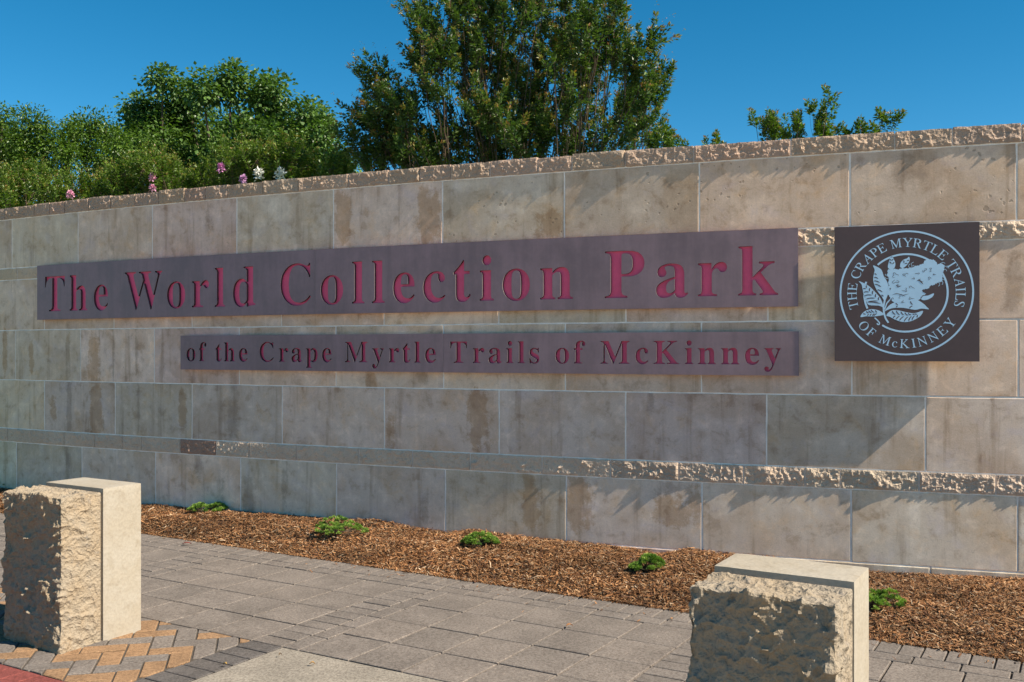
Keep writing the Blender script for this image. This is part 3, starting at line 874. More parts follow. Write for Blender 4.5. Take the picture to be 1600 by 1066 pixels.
# ---------------------------------------------------------------- lettering outlines (thousandths of an em)
BOLD_TXT = (
    'C:382,-16 343,-14 306,-9 270,0 236,13 205,30 175,49 148,72 124,97 102,125 83,156 67,189 55,224 46,261 41,299 39,340 41,380 46,419 55,455 67,490 84,523 103,553 125,581 149,606 176,6'
    '28 207,648 239,664 273,677 309,686 347,691 386,693 414,691 444,687 477,679 511,669 547,655 562,650 577,648 599,653 614,668 624,693 650,693 650,459 625,459 610,495 594,527 575,557 5'
    '54,583 531,606 499,630 466,646 432,657 395,660 330,647 279,608 243,544 221,453 214,337 222,228 246,144 286,83 342,47 414,35 444,37 474,43 503,53 533,67 562,84 589,105 614,130 638,1'
    '58 666,132 622,79 571,37 514,8 451,-10;K:24,0 24,26 55,29 78,36 94,47 104,64 110,88 112,120 112,564 110,593 104,615 94,632 78,643 55,650 25,653 25,678 361,678 361,653 338,651 320,6'
    '47 305,643 289,633 279,618 275,604 273,586 272,564 272,348 478,556 501,582 514,604 519,623 509,640 481,650 433,653 433,678 723,678 723,653 710,653 675,648 637,634 598,611 556,579 5'
    '13,537 403,424 690,69 708,50 725,37 746,29 773,26 773,0 418,0 418,26 456,27 479,31 493,40 497,51 494,63 485,79 471,98 297,318 272,295 272,120 274,88 280,64 290,47 306,36 330,29 361'
    ',26 361,0;M:21,0 21,26 51,29 75,36 92,47 103,63 110,87 112,118 112,569 111,589 109,606 105,619 95,634 79,644 64,648 45,651 22,653 22,678 275,678 472,212 669,678 919,678 919,653 890'
    ',649 868,641 853,630 842,614 836,592 834,563 834,127 835,101 837,80 841,64 851,45 866,35 880,30 897,27 918,26 918,0 589,0 589,26 611,29 629,32 644,37 660,48 670,66 674,81 676,101 6'
    '77,124 677,594 429,0 402,0 157,579 157,119 159,85 166,60 178,44 196,34 220,28 252,26 252,0;P:23,0 23,26 54,29 77,36 93,47 103,64 109,88 111,120 111,564 109,593 103,615 93,631 77,64'
    '2 54,649 24,653 24,678 318,678 366,677 409,674 445,670 475,663 500,655 524,643 546,628 564,611 580,592 593,570 602,547 607,521 609,494 606,461 599,431 586,404 569,379 546,358 518,3'
    '39 486,325 449,314 407,308 360,306 271,306 271,120 273,88 279,64 289,47 305,36 329,29 360,26 360,0|271,342 300,342 334,344 363,351 387,361 405,376 418,396 427,422 433,453 435,490 4'
    '33,526 429,558 421,584 410,605 388,626 359,638 322,642 297,639 282,631 274,616 271,593;T:137,0 137,26 169,28 194,35 212,46 223,63 230,88 232,120 232,645 222,645 185,642 151,634 122'
    ',620 97,601 76,576 61,546 49,512 43,473 16,473 16,678 611,678 611,472 586,472 573,534 548,583 511,617 462,638 400,645 392,645 392,120 394,87 401,62 412,45 429,34 454,28 488,26 488,'
    '0;W:254,-16 48,585 40,606 31,623 23,636 4,648 -23,653 -23,678 269,678 269,653 242,650 223,643 213,631 209,611 210,595 214,577 220,555 332,228 448,525 426,594 418,615 409,630 398,64'
    '0 384,646 365,650 341,653 341,678 654,678 654,653 616,649 593,635 585,613 594,575 706,247 805,550 812,572 816,590 817,605 813,627 801,641 788,647 771,651 749,653 749,678 929,678 92'
    '9,653 911,648 897,639 885,627 875,611 865,590 856,565 664,-16 637,-16 470,460 283,-16;a:379,-15 346,-11 321,2 305,23 298,52 270,29 240,10 209,-3 176,-10 142,-13 110,-10 82,0 60,17 '
    '43,39 33,65 30,94 34,126 46,154 66,180 95,203 123,219 158,236 198,252 244,268 296,283 296,359 294,385 288,405 278,421 264,431 244,438 220,440 184,436 162,426 155,408 169,382 179,36'
    '3 183,344 178,320 164,301 149,291 133,286 115,284 96,286 80,292 67,303 57,316 51,333 49,352 52,375 60,395 73,415 92,432 114,446 141,458 163,465 188,470 213,473 241,474 281,472 317,'
    '468 347,460 372,449 392,435 411,413 425,385 433,352 436,313 436,93 439,59 444,53 453,51 464,54 477,62 490,41 465,16 438,-1 409,-12|225,50 241,53 259,61 278,75 296,94 296,252 253,23'
    '8 219,218 195,193 181,162 176,125 181,83 198,58;c:232,-15 204,-13 178,-7 153,2 129,16 107,33 88,53 71,75 56,101 44,129 36,159 31,190 29,223 31,258 37,292 46,323 60,353 76,379 96,40'
    '3 118,424 143,442 170,456 198,467 228,473 260,475 294,473 324,467 350,458 373,444 395,421 409,395 413,365 409,340 397,321 377,308 352,304 319,312 299,335 292,373 293,389 294,404 28'
    '9,425 275,438 252,442 221,435 198,416 181,383 170,338 167,279 168,238 173,200 180,167 191,138 204,114 224,89 248,71 274,61 304,57 330,60 356,70 380,85 404,107 424,90 392,52 357,23 '
    '319,2 277,-11;d:208,-15 175,-12 144,-1 116,16 96,32 79,52 65,74 52,99 42,126 35,156 30,186 29,219 31,256 35,291 43,324 54,354 67,381 83,405 101,425 121,443 143,456 167,466 191,472 '
    '217,474 250,470 281,460 308,442 332,417 332,597 328,623 316,641 303,648 285,652 262,654 262,678 475,678 475,112 476,90 479,73 484,61 498,48 526,41 526,16 493,15 457,11 418,5 376,-4'
    ' 332,-15 332,58 309,26 280,3 247,-10|255,42 278,47 301,62 314,76 325,93 332,113 332,360 324,383 307,402 292,411 276,416 259,418 231,413 209,397 194,372 186,345 180,312 176,273 175,'
    '228 176,184 179,146 185,113 193,87 208,62 229,47;e:229,-15 201,-13 174,-7 149,2 126,16 105,32 86,52 69,76 55,102 44,131 36,163 31,197 29,234 31,268 36,300 44,330 56,358 71,384 88,4'
    '06 107,426 130,443 153,457 179,466 206,472 234,474 275,470 311,460 343,442 371,417 389,392 403,364 413,332 419,297 421,258 421,247 174,247 180,181 195,129 219,92 253,70 297,63 326,'
    '67 353,79 378,100 402,128 424,108 393,64 358,29 319,5 276,-10|173,286 300,286 300,320 299,358 294,389 288,413 277,429 261,439 240,442 216,436 197,420 184,392 176,353 173,303;f:22,0'
    ' 22,24 44,27 59,33 68,41 74,52 76,63 78,82 78,109 78,412 24,412 24,462 78,462 78,526 81,563 90,596 105,625 126,649 152,668 183,681 219,689 259,692 289,690 315,685 338,676 357,664 3'
    '76,643 388,620 392,595 390,575 384,559 375,546 356,533 334,529 310,533 291,544 279,560 275,582 278,603 287,626 292,635 294,644 288,656 268,660 243,655 229,640 224,625 221,605 220,5'
    '81 220,462 303,462 303,412 220,412 220,97 222,70 227,51 235,38 249,30 269,26 297,24 297,0;h:27,0 27,24 52,28 67,38 75,56 78,83 78,594 76,621 68,639 53,650 28,655 28,678 220,678 220'
    ',397 244,425 270,446 298,462 329,471 362,474 409,468 445,449 471,417 487,372 492,315 492,83 495,56 502,39 517,28 541,24 541,0 301,0 301,24 308,24 331,31 345,50 350,83 350,323 349,3'
    '48 346,368 341,384 327,399 302,404 272,398 245,380 220,350 220,83 222,56 230,39 244,28 268,24 268,0;i:150,539 130,541 112,549 97,561 85,576 77,594 75,614 77,634 85,652 97,668 112,6'
    '80 130,688 150,690 170,688 188,680 204,668 215,652 223,634 225,614 223,594 215,576 203,561 187,549 170,541|27,0 27,24 52,29 68,38 75,55 78,83 78,375 76,406 70,424 55,433 30,437 31,'
    '462 221,462 221,83 223,56 230,39 244,29 268,24 268,0;k:26,0 26,24 52,29 68,39 75,56 78,83 78,592 76,621 70,640 56,649 30,654 31,678 220,678 220,251 338,369 352,385 360,400 363,414 '
    '357,427 340,434 311,437 306,437 306,462 514,462 514,437 486,433 459,423 433,408 409,387 331,311 515,51 528,36 543,27 560,24 560,0 314,0 314,24 323,24 348,30 356,47 353,59 345,73 24'
    '2,219 220,200 220,83 222,56 230,39 244,29 268,24 268,0;l:27,0 27,24 52,29 68,38 75,55 78,83 78,592 76,620 70,639 56,650 30,654 30,678 221,678 221,83 223,56 230,39 244,29 268,24 268'
    ',0;n:27,0 27,24 52,28 67,38 75,56 78,83 78,377 76,404 68,423 53,434 28,438 28,462 220,462 220,398 243,425 269,447 298,462 328,471 362,474 409,468 445,449 471,417 487,372 492,315 49'
    '2,83 495,56 502,39 517,28 541,24 541,0 301,0 301,24 308,24 331,31 345,50 350,83 350,323 349,348 346,368 341,384 327,399 302,404 272,398 245,380 220,350 220,83 222,56 230,39 244,28 '
    '268,24 268,0;o:251,-15 219,-13 189,-7 161,3 135,17 111,34 90,55 71,78 56,105 44,133 35,163 30,195 28,229 30,264 35,296 44,327 56,356 71,382 90,405 111,425 135,443 161,456 189,466 2'
    '18,472 250,474 282,472 311,466 339,457 365,443 389,426 410,406 428,383 444,357 456,328 465,298 470,264 472,229 470,194 465,161 456,131 444,102 428,76 410,53 389,33 366,16 340,2 312'
    ',-7 283,-13|251,17 276,22 296,35 311,58 316,74 321,95 324,121 327,229 326,278 324,320 321,355 315,383 309,403 295,426 275,440 251,445 225,440 205,426 191,403 185,382 180,355 177,32'
    '0 175,279 174,230 178,122 181,95 186,74 191,58 206,35 226,22;p:26,-207 26,-184 46,-181 60,-175 69,-164 75,-150 78,-95 78,362 77,389 74,409 69,422 55,433 29,439 29,462 213,462 213,3'
    '91 233,421 255,445 281,462 311,472 343,475 377,472 408,461 436,444 455,427 472,407 486,385 499,360 508,332 515,302 520,271 521,238 520,202 515,169 508,137 498,108 485,80 470,56 453'
    ',35 434,18 412,3 389,-7 364,-13 338,-15 303,-11 272,1 244,20 220,48 220,-86 221,-111 223,-131 226,-147 235,-164 249,-175 268,-181 294,-183 294,-207|291,42 319,47 340,62 356,88 365,'
    '115 371,148 375,186 376,230 375,273 372,310 366,342 359,369 345,394 324,409 296,414 267,407 242,386 220,350 220,102 238,69 262,49;r:27,0 27,24 52,29 68,38 75,55 78,83 78,375 77,397'
    ' 74,414 69,425 55,433 30,437 31,462 217,462 217,375 235,405 256,429 279,449 302,463 325,471 347,474 373,472 394,464 410,453 422,437 429,418 431,396 427,370 414,349 394,336 369,331 '
    '346,334 331,344 308,372 296,383 281,387 261,380 241,360 230,339 224,315 222,286 222,83 226,55 237,38 249,31 269,26 294,24 294,0;s:225,-15 197,-12 164,-5 129,9 109,13 89,6 76,-13 53'
    ',-13 53,157 79,157 87,127 99,101 112,78 129,58 154,38 181,26 209,22 232,24 251,30 266,40 277,53 284,68 286,87 280,113 262,136 232,156 159,193 127,211 101,231 81,252 67,275 58,300 5'
    '5,328 58,358 65,386 78,411 97,433 119,451 146,465 176,472 210,475 247,471 296,458 307,456 317,454 332,459 343,475 363,475 363,330 340,330 328,363 312,391 293,413 271,428 247,438 22'
    '2,441 202,439 186,434 173,426 160,408 156,386 160,364 172,346 184,335 199,325 218,315 285,282 316,265 341,246 360,226 373,202 380,174 383,141 380,107 372,77 359,50 340,27 316,9 289'
    ',-5 259,-12;t:184,-14 148,-11 119,-1 98,16 84,39 75,69 72,106 72,415 30,415 30,446 59,474 85,500 109,526 131,550 150,572 167,593 181,613 192,631 215,631 215,462 309,462 309,415 215'
    ',415 215,122 217,95 223,76 233,64 250,60 272,66 291,83 307,111 331,98 310,58 285,26 256,4 222,-10;y:78,-209 54,-206 33,-199 15,-186 1,-169 -7,-149 -10,-125 -6,-101 7,-79 20,-68 35,'
    '-61 53,-59 77,-63 95,-73 107,-91 111,-113 111,-121 110,-130 115,-143 128,-147 140,-143 154,-131 170,-110 193,-66 209,-7 54,373 37,410 23,428 12,435 -5,437 -7,437 -7,462 241,462 241'
    ',437 217,435 202,431 194,423 191,409 193,397 198,382 276,177 343,359 352,387 354,408 351,422 342,431 325,436 302,437 302,462 446,462 446,437 427,432 413,418 404,403 395,384 386,361'
    ' 241,-36 229,-69 216,-97 204,-122 193,-143 176,-165 160,-182 142,-195 123,-203 102,-207')
ROMAN_TXT = (
    'A:-126,0 -127,19 -86,26 -51,48 -23,83 85,271 334,707 354,707 501,86 509,64 520,48 535,36 554,27 578,22 607,19 609,0 329,0 328,19 336,19 364,21 383,28 395,39 400,56 399,82 393,116 3'
    '64,235 133,235 120,232 110,223 60,134 42,98 33,71 32,53 41,36 56,26 71,22 89,20 112,19 112,0|138,272 356,272 292,546;C:329,-15 273,-11 219,0 168,19 121,45 79,77 41,117 9,161 -17,21'
    '1 -36,266 -46,315 -49,363 -45,411 -35,457 -20,501 1,543 27,581 57,616 91,645 150,679 213,700 282,707 324,704 371,695 424,681 454,675 471,681 481,700 501,700 517,495 496,495 492,511'
    ' 488,526 471,570 449,606 420,636 385,657 346,670 301,674 261,670 224,659 189,641 157,616 130,586 107,551 89,510 76,466 68,418 67,367 72,314 84,260 108,193 142,136 184,90 233,55 286'
    ',35 344,28 426,42 495,84 552,153 575,136 546,89 513,51 475,22 433,1 384,-11;E:-50,0 -51,20 -47,20 -19,22 2,28 17,38 25,53 31,77 32,109 28,573 23,624 13,645 -4,660 -20,666 -41,670 -'
    '65,672 -66,692 463,692 476,542 459,542 458,546 449,574 438,598 427,616 414,630 396,641 375,649 349,654 316,657 278,658 193,658 149,654 138,647 132,635 128,590 130,387 214,387 258,3'
    '90 293,397 316,410 332,429 341,454 343,485 362,485 360,240 342,240 335,279 325,307 314,327 299,340 280,348 264,351 244,352 220,353 131,353 133,124 134,93 137,70 146,53 161,42 175,3'
    '8 194,36 218,35 287,35 332,37 371,42 405,51 434,63 459,80 480,101 497,126 511,156 522,190 542,190 523,0;F:-46,0 -46,20 -42,20 -22,21 -6,23 7,27 21,37 30,54 34,68 36,87 37,109 33,57'
    '3 28,624 18,645 0,660 -16,666 -37,670 -61,672 -61,692 435,692 450,528 430,528 428,538 425,547 412,584 395,613 374,633 348,646 315,654 275,657 196,657 172,656 155,653 145,648 138,63'
    '7 135,623 136,556 140,384 196,384 227,385 254,388 275,393 293,400 307,410 318,423 326,440 332,460 337,484 357,484 360,233 339,233 336,258 330,283 320,307 310,325 297,337 279,344 25'
    '3,349 219,350 140,350 144,103 146,84 149,66 160,43 178,29 196,24 219,20 247,18 250,0;H:-50,0 -51,20 -47,20 -27,21 -11,23 2,27 16,37 26,53 30,68 32,86 32,108 28,573 23,624 13,645 -4'
    ',660 -20,666 -41,670 -65,672 -66,692 210,692 211,672 207,672 180,670 159,664 145,654 135,638 130,613 128,580 129,425 131,403 136,395 143,390 169,386 425,386 448,390 452,397 454,408'
    ' 452,573 451,593 450,610 447,624 437,645 419,660 403,666 382,670 358,672 358,692 634,692 634,672 626,672 600,670 580,664 567,654 558,638 553,614 551,584 556,119 557,89 560,67 571,4'
    '6 588,32 604,26 625,22 649,20 650,0 374,0 373,20 377,20 397,21 413,23 427,27 441,37 450,53 454,68 456,86 456,108 454,316 454,324 452,331 448,340 440,345 414,348 159,348 136,345 132'
    ',338 130,327 132,119 133,89 136,67 147,46 164,32 180,26 201,22 225,20 226,0;I:-46,0 -46,20 -42,20 -22,21 -6,23 7,27 21,37 30,53 34,68 36,86 37,108 33,573 28,624 18,645 0,660 -16,66'
    '6 -37,670 -61,672 -61,692 218,692 219,672 211,672 185,670 165,664 152,654 143,638 138,614 136,584 140,119 141,98 143,81 145,67 156,46 173,32 188,26 209,22 233,20 234,0;K:-50,0 -51,'
    '20 -47,20 -27,21 -11,23 2,27 16,37 26,53 30,68 32,86 32,108 28,573 23,624 13,645 -4,660 -20,666 -41,670 -65,672 -66,692 208,692 208,672 200,672 176,670 157,665 144,657 135,643 130,'
    '620 129,589 130,395 130,388 131,381 135,374 141,372 151,377 342,574 365,603 378,627 379,646 369,660 349,669 319,672 313,672 312,692 554,692 552,673 547,673 521,669 494,656 466,635 '
    '355,527 223,393 500,103 527,77 552,56 575,40 598,28 622,21 647,19 647,0 351,0 352,19 359,19 387,21 405,27 414,38 413,55 398,82 366,118 156,339 148,345 141,347 133,344 130,334 133,1'
    '11 137,69 148,45 167,31 184,25 207,22 235,20 236,0;L:-36,0 -37,20 -33,20 -5,22 17,28 31,38 40,54 45,77 47,108 42,573 41,603 38,624 28,645 10,660 -6,666 -27,670 -51,672 -52,692 223,'
    '692 221,673 195,671 175,665 160,655 151,639 146,615 144,585 148,137 149,95 151,76 161,55 176,43 191,39 210,36 235,35 306,35 355,37 396,41 430,49 457,60 481,76 500,97 515,124 528,15'
    '7 540,196 559,196 548,0;M:-54,0 -54,20 -33,21 -16,23 -2,27 13,37 22,53 26,68 28,86 29,108 31,573 31,593 29,610 26,624 16,645 -2,660 -18,666 -39,670 -63,672 -63,692 124,692 343,161 '
    '547,692 737,692 737,672 729,672 703,670 683,664 670,654 661,638 656,614 654,584 659,119 660,89 663,67 674,46 691,32 707,26 728,22 752,20 753,0 479,0 479,17 499,19 515,22 528,27 542'
    ',39 551,58 555,75 557,97 557,123 553,584 326,0 312,0 72,585 72,153 72,120 75,93 79,71 90,47 108,32 124,25 144,21 170,19 170,0;N:507,-16 75,555 77,125 79,89 83,64 94,43 111,30 127,2'
    '5 148,22 175,20 176,0 -50,0 -51,20 -22,22 -1,28 15,38 25,53 30,77 32,108 31,585 31,597 28,608 17,630 -3,652 -20,663 -38,670 -58,672 -65,672 -66,692 79,692 481,161 479,567 477,603 4'
    '73,628 462,650 445,662 428,667 407,670 380,672 379,692 606,692 606,672 586,671 570,669 557,665 541,655 531,640 526,625 524,607 523,584 526,-16;O:302,-15 249,-12 199,-1 152,16 109,4'
    '0 70,69 36,105 6,145 -17,191 -35,241 -45,286 -49,331 -47,376 -41,420 -30,462 -14,503 6,541 29,577 57,609 87,637 121,661 157,681 196,695 237,704 279,707 332,703 382,693 428,675 470,'
    '651 508,621 542,585 571,544 594,499 611,450 619,413 624,376 624,338 621,300 615,262 606,226 593,191 578,158 561,126 540,97 518,71 493,48 438,13 374,-8|295,15 328,18 359,27 387,43 4'
    '12,64 434,89 454,119 471,153 485,189 495,229 502,270 506,313 507,358 504,403 497,448 486,493 467,548 441,594 410,630 374,656 334,672 289,677 254,674 222,663 191,646 163,622 138,592'
    ' 117,558 99,518 85,474 76,426 71,389 70,352 70,315 74,278 80,241 88,204 108,148 135,101 168,64 206,37 248,20;P:-50,0 -51,20 -46,20 -18,22 3,28 17,37 26,52 31,76 32,108 28,573 28,59'
    '3 26,610 23,624 12,646 -5,660 -20,666 -41,670 -65,672 -66,692 206,692 328,675 412,623 459,537 466,499 464,463 454,431 436,402 410,377 377,358 337,343 291,334 237,331 145,331 134,32'
    '8 131,319 133,96 135,82 137,68 149,44 169,30 187,25 211,22 240,20 240,0|187,361 248,366 296,382 329,409 348,445 353,489 345,542 331,580 312,610 287,633 258,649 222,659 179,662 155,'
    '659 140,652 134,641 130,625 129,603 130,392 133,376 137,369 144,364;R:-50,0 -51,20 -46,20 -18,22 3,29 18,40 26,56 32,79 33,108 28,573 28,593 26,610 23,625 12,646 -5,660 -20,666 -41'
    ',670 -65,672 -66,692 227,692 293,688 349,674 396,653 434,623 462,586 480,542 481,458 432,394 334,350 488,127 512,94 535,67 555,46 575,32 596,23 618,20 622,20 622,0 467,0 235,340 21'
    '3,340 167,341 132,344 133,132 134,104 136,83 139,68 150,44 167,30 183,24 202,20 225,19 236,19 235,0|198,372 260,377 309,392 345,418 366,451 373,493 366,541 332,607 274,646 191,659 '
    '152,655 141,648 134,636 130,593 131,376 163,374;S:232,-14 187,-11 137,-1 82,15 68,19 56,20 40,16 30,6 25,-12 7,-12 -22,217 -3,218 19,158 48,108 83,68 123,39 166,22 213,16 236,18 25'
    '8,24 276,35 291,48 302,65 310,85 314,106 313,130 308,156 302,173 293,190 282,208 269,225 253,242 236,259 190,300 133,345 90,381 56,413 30,442 10,470 -5,498 -15,526 -21,559 -22,590 '
    '-16,619 -4,644 14,666 36,684 64,697 97,704 134,707 181,705 226,694 261,684 277,680 298,686 309,704 328,704 352,501 336,501 317,554 293,597 265,631 233,655 197,670 158,675 126,672 1'
    '01,661 82,644 72,621 69,593 75,560 82,540 95,519 111,498 131,476 154,455 179,433 238,385 299,334 343,290 375,242 396,188 403,151 403,116 396,85 383,56 363,32 338,13 308,-2 272,-11;'
    'T:74,0 72,20 80,20 103,21 121,24 136,29 153,41 163,62 167,80 169,104 170,133 168,621 166,639 156,652 134,656 107,656 68,655 35,650 9,643 -13,633 -29,619 -41,601 -49,580 -55,554 -57'
    ',524 -80,526 -82,692 494,692 510,521 491,521 487,537 483,553 471,587 455,613 436,633 410,646 376,653 333,656 292,656 281,655 274,650 269,630 271,138 271,108 274,83 277,64 288,42 30'
    '7,29 325,24 349,21 377,20 388,20 388,0;Y:71,0 73,18 98,20 118,23 134,27 151,37 161,51 164,64 166,79 167,98 165,299 6,545 -15,576 -34,602 -52,623 -69,639 -86,652 -104,661 -123,667 -'
    '143,671 -166,672 -167,692 133,692 132,672 106,670 87,667 73,662 62,650 63,630 72,609 86,585 237,350 347,533 380,595 386,618 386,636 376,652 358,663 331,669 294,672 293,692 531,692 '
    '531,670 514,667 496,659 480,645 463,626 445,601 426,570 265,305 267,98 268,79 270,60 282,38 302,26 321,22 347,19 379,18 378,0;c:151,-12 107,-7 66,8 29,34 -2,69 -27,111 -46,162 -53,'
    '195 -56,228 -54,261 -49,293 -40,324 -26,353 -10,380 10,405 34,426 74,451 118,466 166,471 196,469 223,461 246,450 265,434 279,417 287,397 290,374 285,356 272,344 253,340 228,344 210'
    ',358 199,380 197,399 204,416 207,423 208,431 197,442 171,445 137,440 107,426 81,403 60,372 45,335 36,292 33,246 35,202 44,160 56,124 73,93 95,68 119,49 145,38 173,34 221,44 265,73 '
    '305,122 326,105 276,40 217,1')
def glyphs(txt):
    d = {}
    for e in txt.split(';'):
        d[e[0]] = [[tuple(int(q) / 1000.0 for q in p.split(',')) for p in loop.split()] for loop in e[2:].split('|')]
    return d
BOLD = glyphs(BOLD_TXT); ROMAN = glyphs(ROMAN_TXT)
def gbox(loops):
    xs = [p[0] for l in loops for p in l]; ys = [p[1] for l in loops for p in l]
    return min(xs), max(xs), min(ys), max(ys)

def fill_loops(loops):
    """triangulated flat area of closed loops, inner loops cut out (even-odd)"""
    vs = []; es = []
    for lp in loops:
        o = len(vs); k = len(lp)
        vs += [Vector((p[0], p[1])) for p in lp]
        es += [(o + i, o + (i + 1) % k) for i in range(k)]
    res = delaunay_2d_cdt(vs, es, [], 0, 1e-7)
    V = np.array([(p.x, p.y) for p in res[0]]); T = np.array([f for f in res[2]], np.int32)
    C = V[T].mean(1)
    ins = np.zeros(len(T), bool)
    for lp in loops:
        P = np.array(lp); Qn = np.roll(P, -1, 0)
        for (x1, y1), (x2, y2) in zip(P, Qn):
            if y1 == y2: continue
            hit = ((y1 > C[:, 1]) != (y2 > C[:, 1])) & (C[:, 0] < (x2 - x1) * (C[:, 1] - y1) / (y2 - y1) + x1)
            ins ^= hit
    T = T[ins]
    e1 = V[T[:, 1]] - V[T[:, 0]]; e2 = V[T[:, 2]] - V[T[:, 0]]
    cr = e1[:, 0] * e2[:, 1] - e1[:, 1] * e2[:, 0]
    T = np.where((cr < 0)[:, None], T[:, ::-1], T)
    return V, T

def plate(name, loops, d0, d1, mat, parent, place, cells=None, edge=None):
    """thick plate from loops; place(u, w, d) -> world; cells: the same area cut up for the filling"""
    Vs = []; Ts = []; n = 0
    for c in (cells or [loops]):
        V, T = fill_loops(c); Vs.append(V); Ts.append(T + n); n += len(V)
    V = np.concatenate(Vs); T = np.concatenate(Ts)
    vs = [place(V[:, 0], V[:, 1], d1), place(V[:, 0], V[:, 1], d0)]
    Q = []; off = 2 * n
    for lp in loops:
        L = np.array(lp); k = len(L)
        vs += [place(L[:, 0], L[:, 1], d1), place(L[:, 0], L[:, 1], d0)]
        i = np.arange(k); j = (i + 1) % k
        Q.append(np.stack([off + i, off + k + i, off + k + j, off + j], 1)); off += 2 * k
    F = [np.concatenate([T, T[:, ::-1] + n]), np.concatenate(Q)]
    o = obj(name, np.concatenate(vs), F, M[mat], parent)
    if edge:
        o.data.materials.append(M[edge])
        o.data.polygons.foreach_set("material_index", np.concatenate([np.zeros(len(F[0]), np.int32), np.ones(len(F[1]), np.int32)]))
    return o

def rect_loop(s0, s1, z0, z1, step=0.12):
    n = max(2, int((s1 - s0) / step))
    x = np.linspace(s0, s1, n + 1)
    return [(float(a), z0) for a in x] + [(float(a), z1) for a in x[::-1]]

def letter_loops(ch, centre, size, base):
    lo, hi, _, _ = gbox(BOLD[ch])
    m = (lo + hi) / 2
    return [[(centre + (x - m) * size, base + y * size) for x, y in l] for l in BOLD[ch]]

T1 = [('T', -6.097), ('h', -5.667), ('e', -5.277), ('W', -4.582), ('o', -4.075), ('r', -3.715), ('l', -3.436), ('d', -3.1), ('C', -2.421), ('o', -1.969), ('l', -1.652), ('l', -1.416), ('e', -1.124), ('c', -0.787), ('t', -0.487), ('i', -0.23), ('o', 0.072), ('n', 0.471), ('P', 1.115), ('a', 1.543), ('r', 1.895), ('k', 2.281)]
T2 = [('o', -3.853), ('f', -3.682), ('t', -3.454), ('h', -3.301), ('e', -3.112), ('C', -2.798), ('r', -2.575), ('a', -2.407), ('p', -2.217), ('e', -2.031), ('M', -1.676), ('y', -1.42), ('r', -1.236), ('t', -1.095), ('l', -0.973), ('e', -0.829), ('T', -0.525), ('r', -0.313), ('a', -0.142), ('i', 0.008), ('l', 0.124), ('s', 0.255), ('o', 0.528), ('f', 0.694), ('M', 1.027), ('c', 1.274), ('K', 1.492), ('i', 1.693), ('n', 1.848), ('n', 2.048), ('e', 2.231), ('y', 2.402)]

def strip(name, s0, s1, z0, z1, d0, d1, mat, parent, step=0.12):
    x = np.linspace(s0, s1, max(2, int((s1 - s0) / step)) + 1)
    cells = [[[(p, z0), (q, z0), (q, z1), (p, z1)]] for p, q in zip(x[:-1], x[1:])]
    return plate(name, [rect_loop(s0, s1, z0, z1)], d0, d1, mat, parent, WP, cells)

def rods(parent, pts, d0, d1, r=0.011):
    for s, z in pts:
        V, F = tube_vf(WP(np.full(2, s), np.full(2, z), np.array([d0, d1])), r, 8)
        obj("mounting_rod", V, F, M['steel'], parent)

def name_panel(letters, size, base, s0, s1, z0, z1, seams, label, rod_rows, bk):
    e = empty("sign_panel", tuple(WP((s0 + s1) / 2, z0, 0.065)), label, "sign", "brown name panels on the wall")
    cuts = [s0] + seams + [s1]
    DB, DF = 0.0705, 0.0755
    for a, b in zip(cuts[:-1], cuts[1:]):
        a2, b2 = a + (0.0012 if a != s0 else 0), b - (0.0012 if b != s1 else 0)
        loops = [rect_loop(a2, b2, z0, z1)]; cells = []
        row = [letter_loops(ch, c, size, base) for ch, c in letters if a < c < b]
        lo = a2
        for k, L_ in enumerate(row):
            hi = b2 if k == len(row) - 1 else (max(p[0] for l in L_ for p in l) + min(p[0] for l in row[k + 1] for p in l)) / 2
            cells.append([rect_loop(lo, hi, z0, z1)] + L_); lo = hi
            loops += L_
        plate("face_plate", loops, DB, DF, 'plate', e, WP, cells, 'cut_edge')
        plate("shade_core_plate", loops, bk + 0.0005, DB - 0.0005, 'plate_dark', e, WP, cells)  # added dark letter walls: the shade of the recess put into colour
        strip("letter_backing", a2 + 0.008, b2 - 0.008, z0 + 0.008, z1 - 0.008, bk - 0.004, bk, "pink", e)
    n = int((s1 - s0) / 0.62)
    pts = [(s0 + 0.16 + (s1 - s0 - 0.32) * k / n, z) for k in range(n + 1) for z in rod_rows]
    rods(e, pts, -0.02, bk - 0.003)
    return e
name_panel(T1, 0.622, 2.362, -6.428, 2.610, 2.262, 2.925, [-2.173], "long upper brown metal panel cut with The World Collection Park", (2.30, 2.86), 0.0455)
name_panel(T2, 0.300, 1.771, -4.006, 2.615, 1.677, 2.052, [-0.690], "narrow lower brown panel cut with of the Crape Myrtle Trails of McKinney", (1.71, 2.02), 0.0440)

# ---------------------------------------------------------------- square emblem sign
EC, EZ = 3.447, 2.358
esign = empty("emblem_sign", tuple(WP(EC, 1.803, 0.05)), "square dark brown sign with pale blue round flower emblem", "sign")
_t = WP(np.array([EC - 0.01, EC + 0.01]), 0, 0.0)
_c = WP(EC, 0, 0.0)
et = (_t[1] - _t[0]); et /= np.linalg.norm(et)
en = np.array([et[1], -et[0], 0])
if en @ (np.array([0, 0, 0]) - _c) < 0: en = -en
def EP(u, w, d):
    u, w, d = np.broadcast_arrays(np.asarray(u, float), np.asarray(w, float), np.asarray(d, float))
    return _c + u[..., None] * et + d[..., None] * en + np.stack([0 * u, 0 * u, EZ + w], -1)
DF = 0.106
plate("face_panel", [[(-0.546, -0.555), (0.546, -0.555), (0.546, 0.555), (-0.546, 0.555)]], 0.044, DF, 'plate_dark', esign, EP)
for u in (-0.30, 0.30):
    for w in (-0.42, 0.40):
        V, F = tube_vf(EP(np.full(2, u), np.full(2, w), np.array([-0.02, 0.05])), 0.011, 8)
        obj("mounting_rod", V, F, M['steel'], esign)

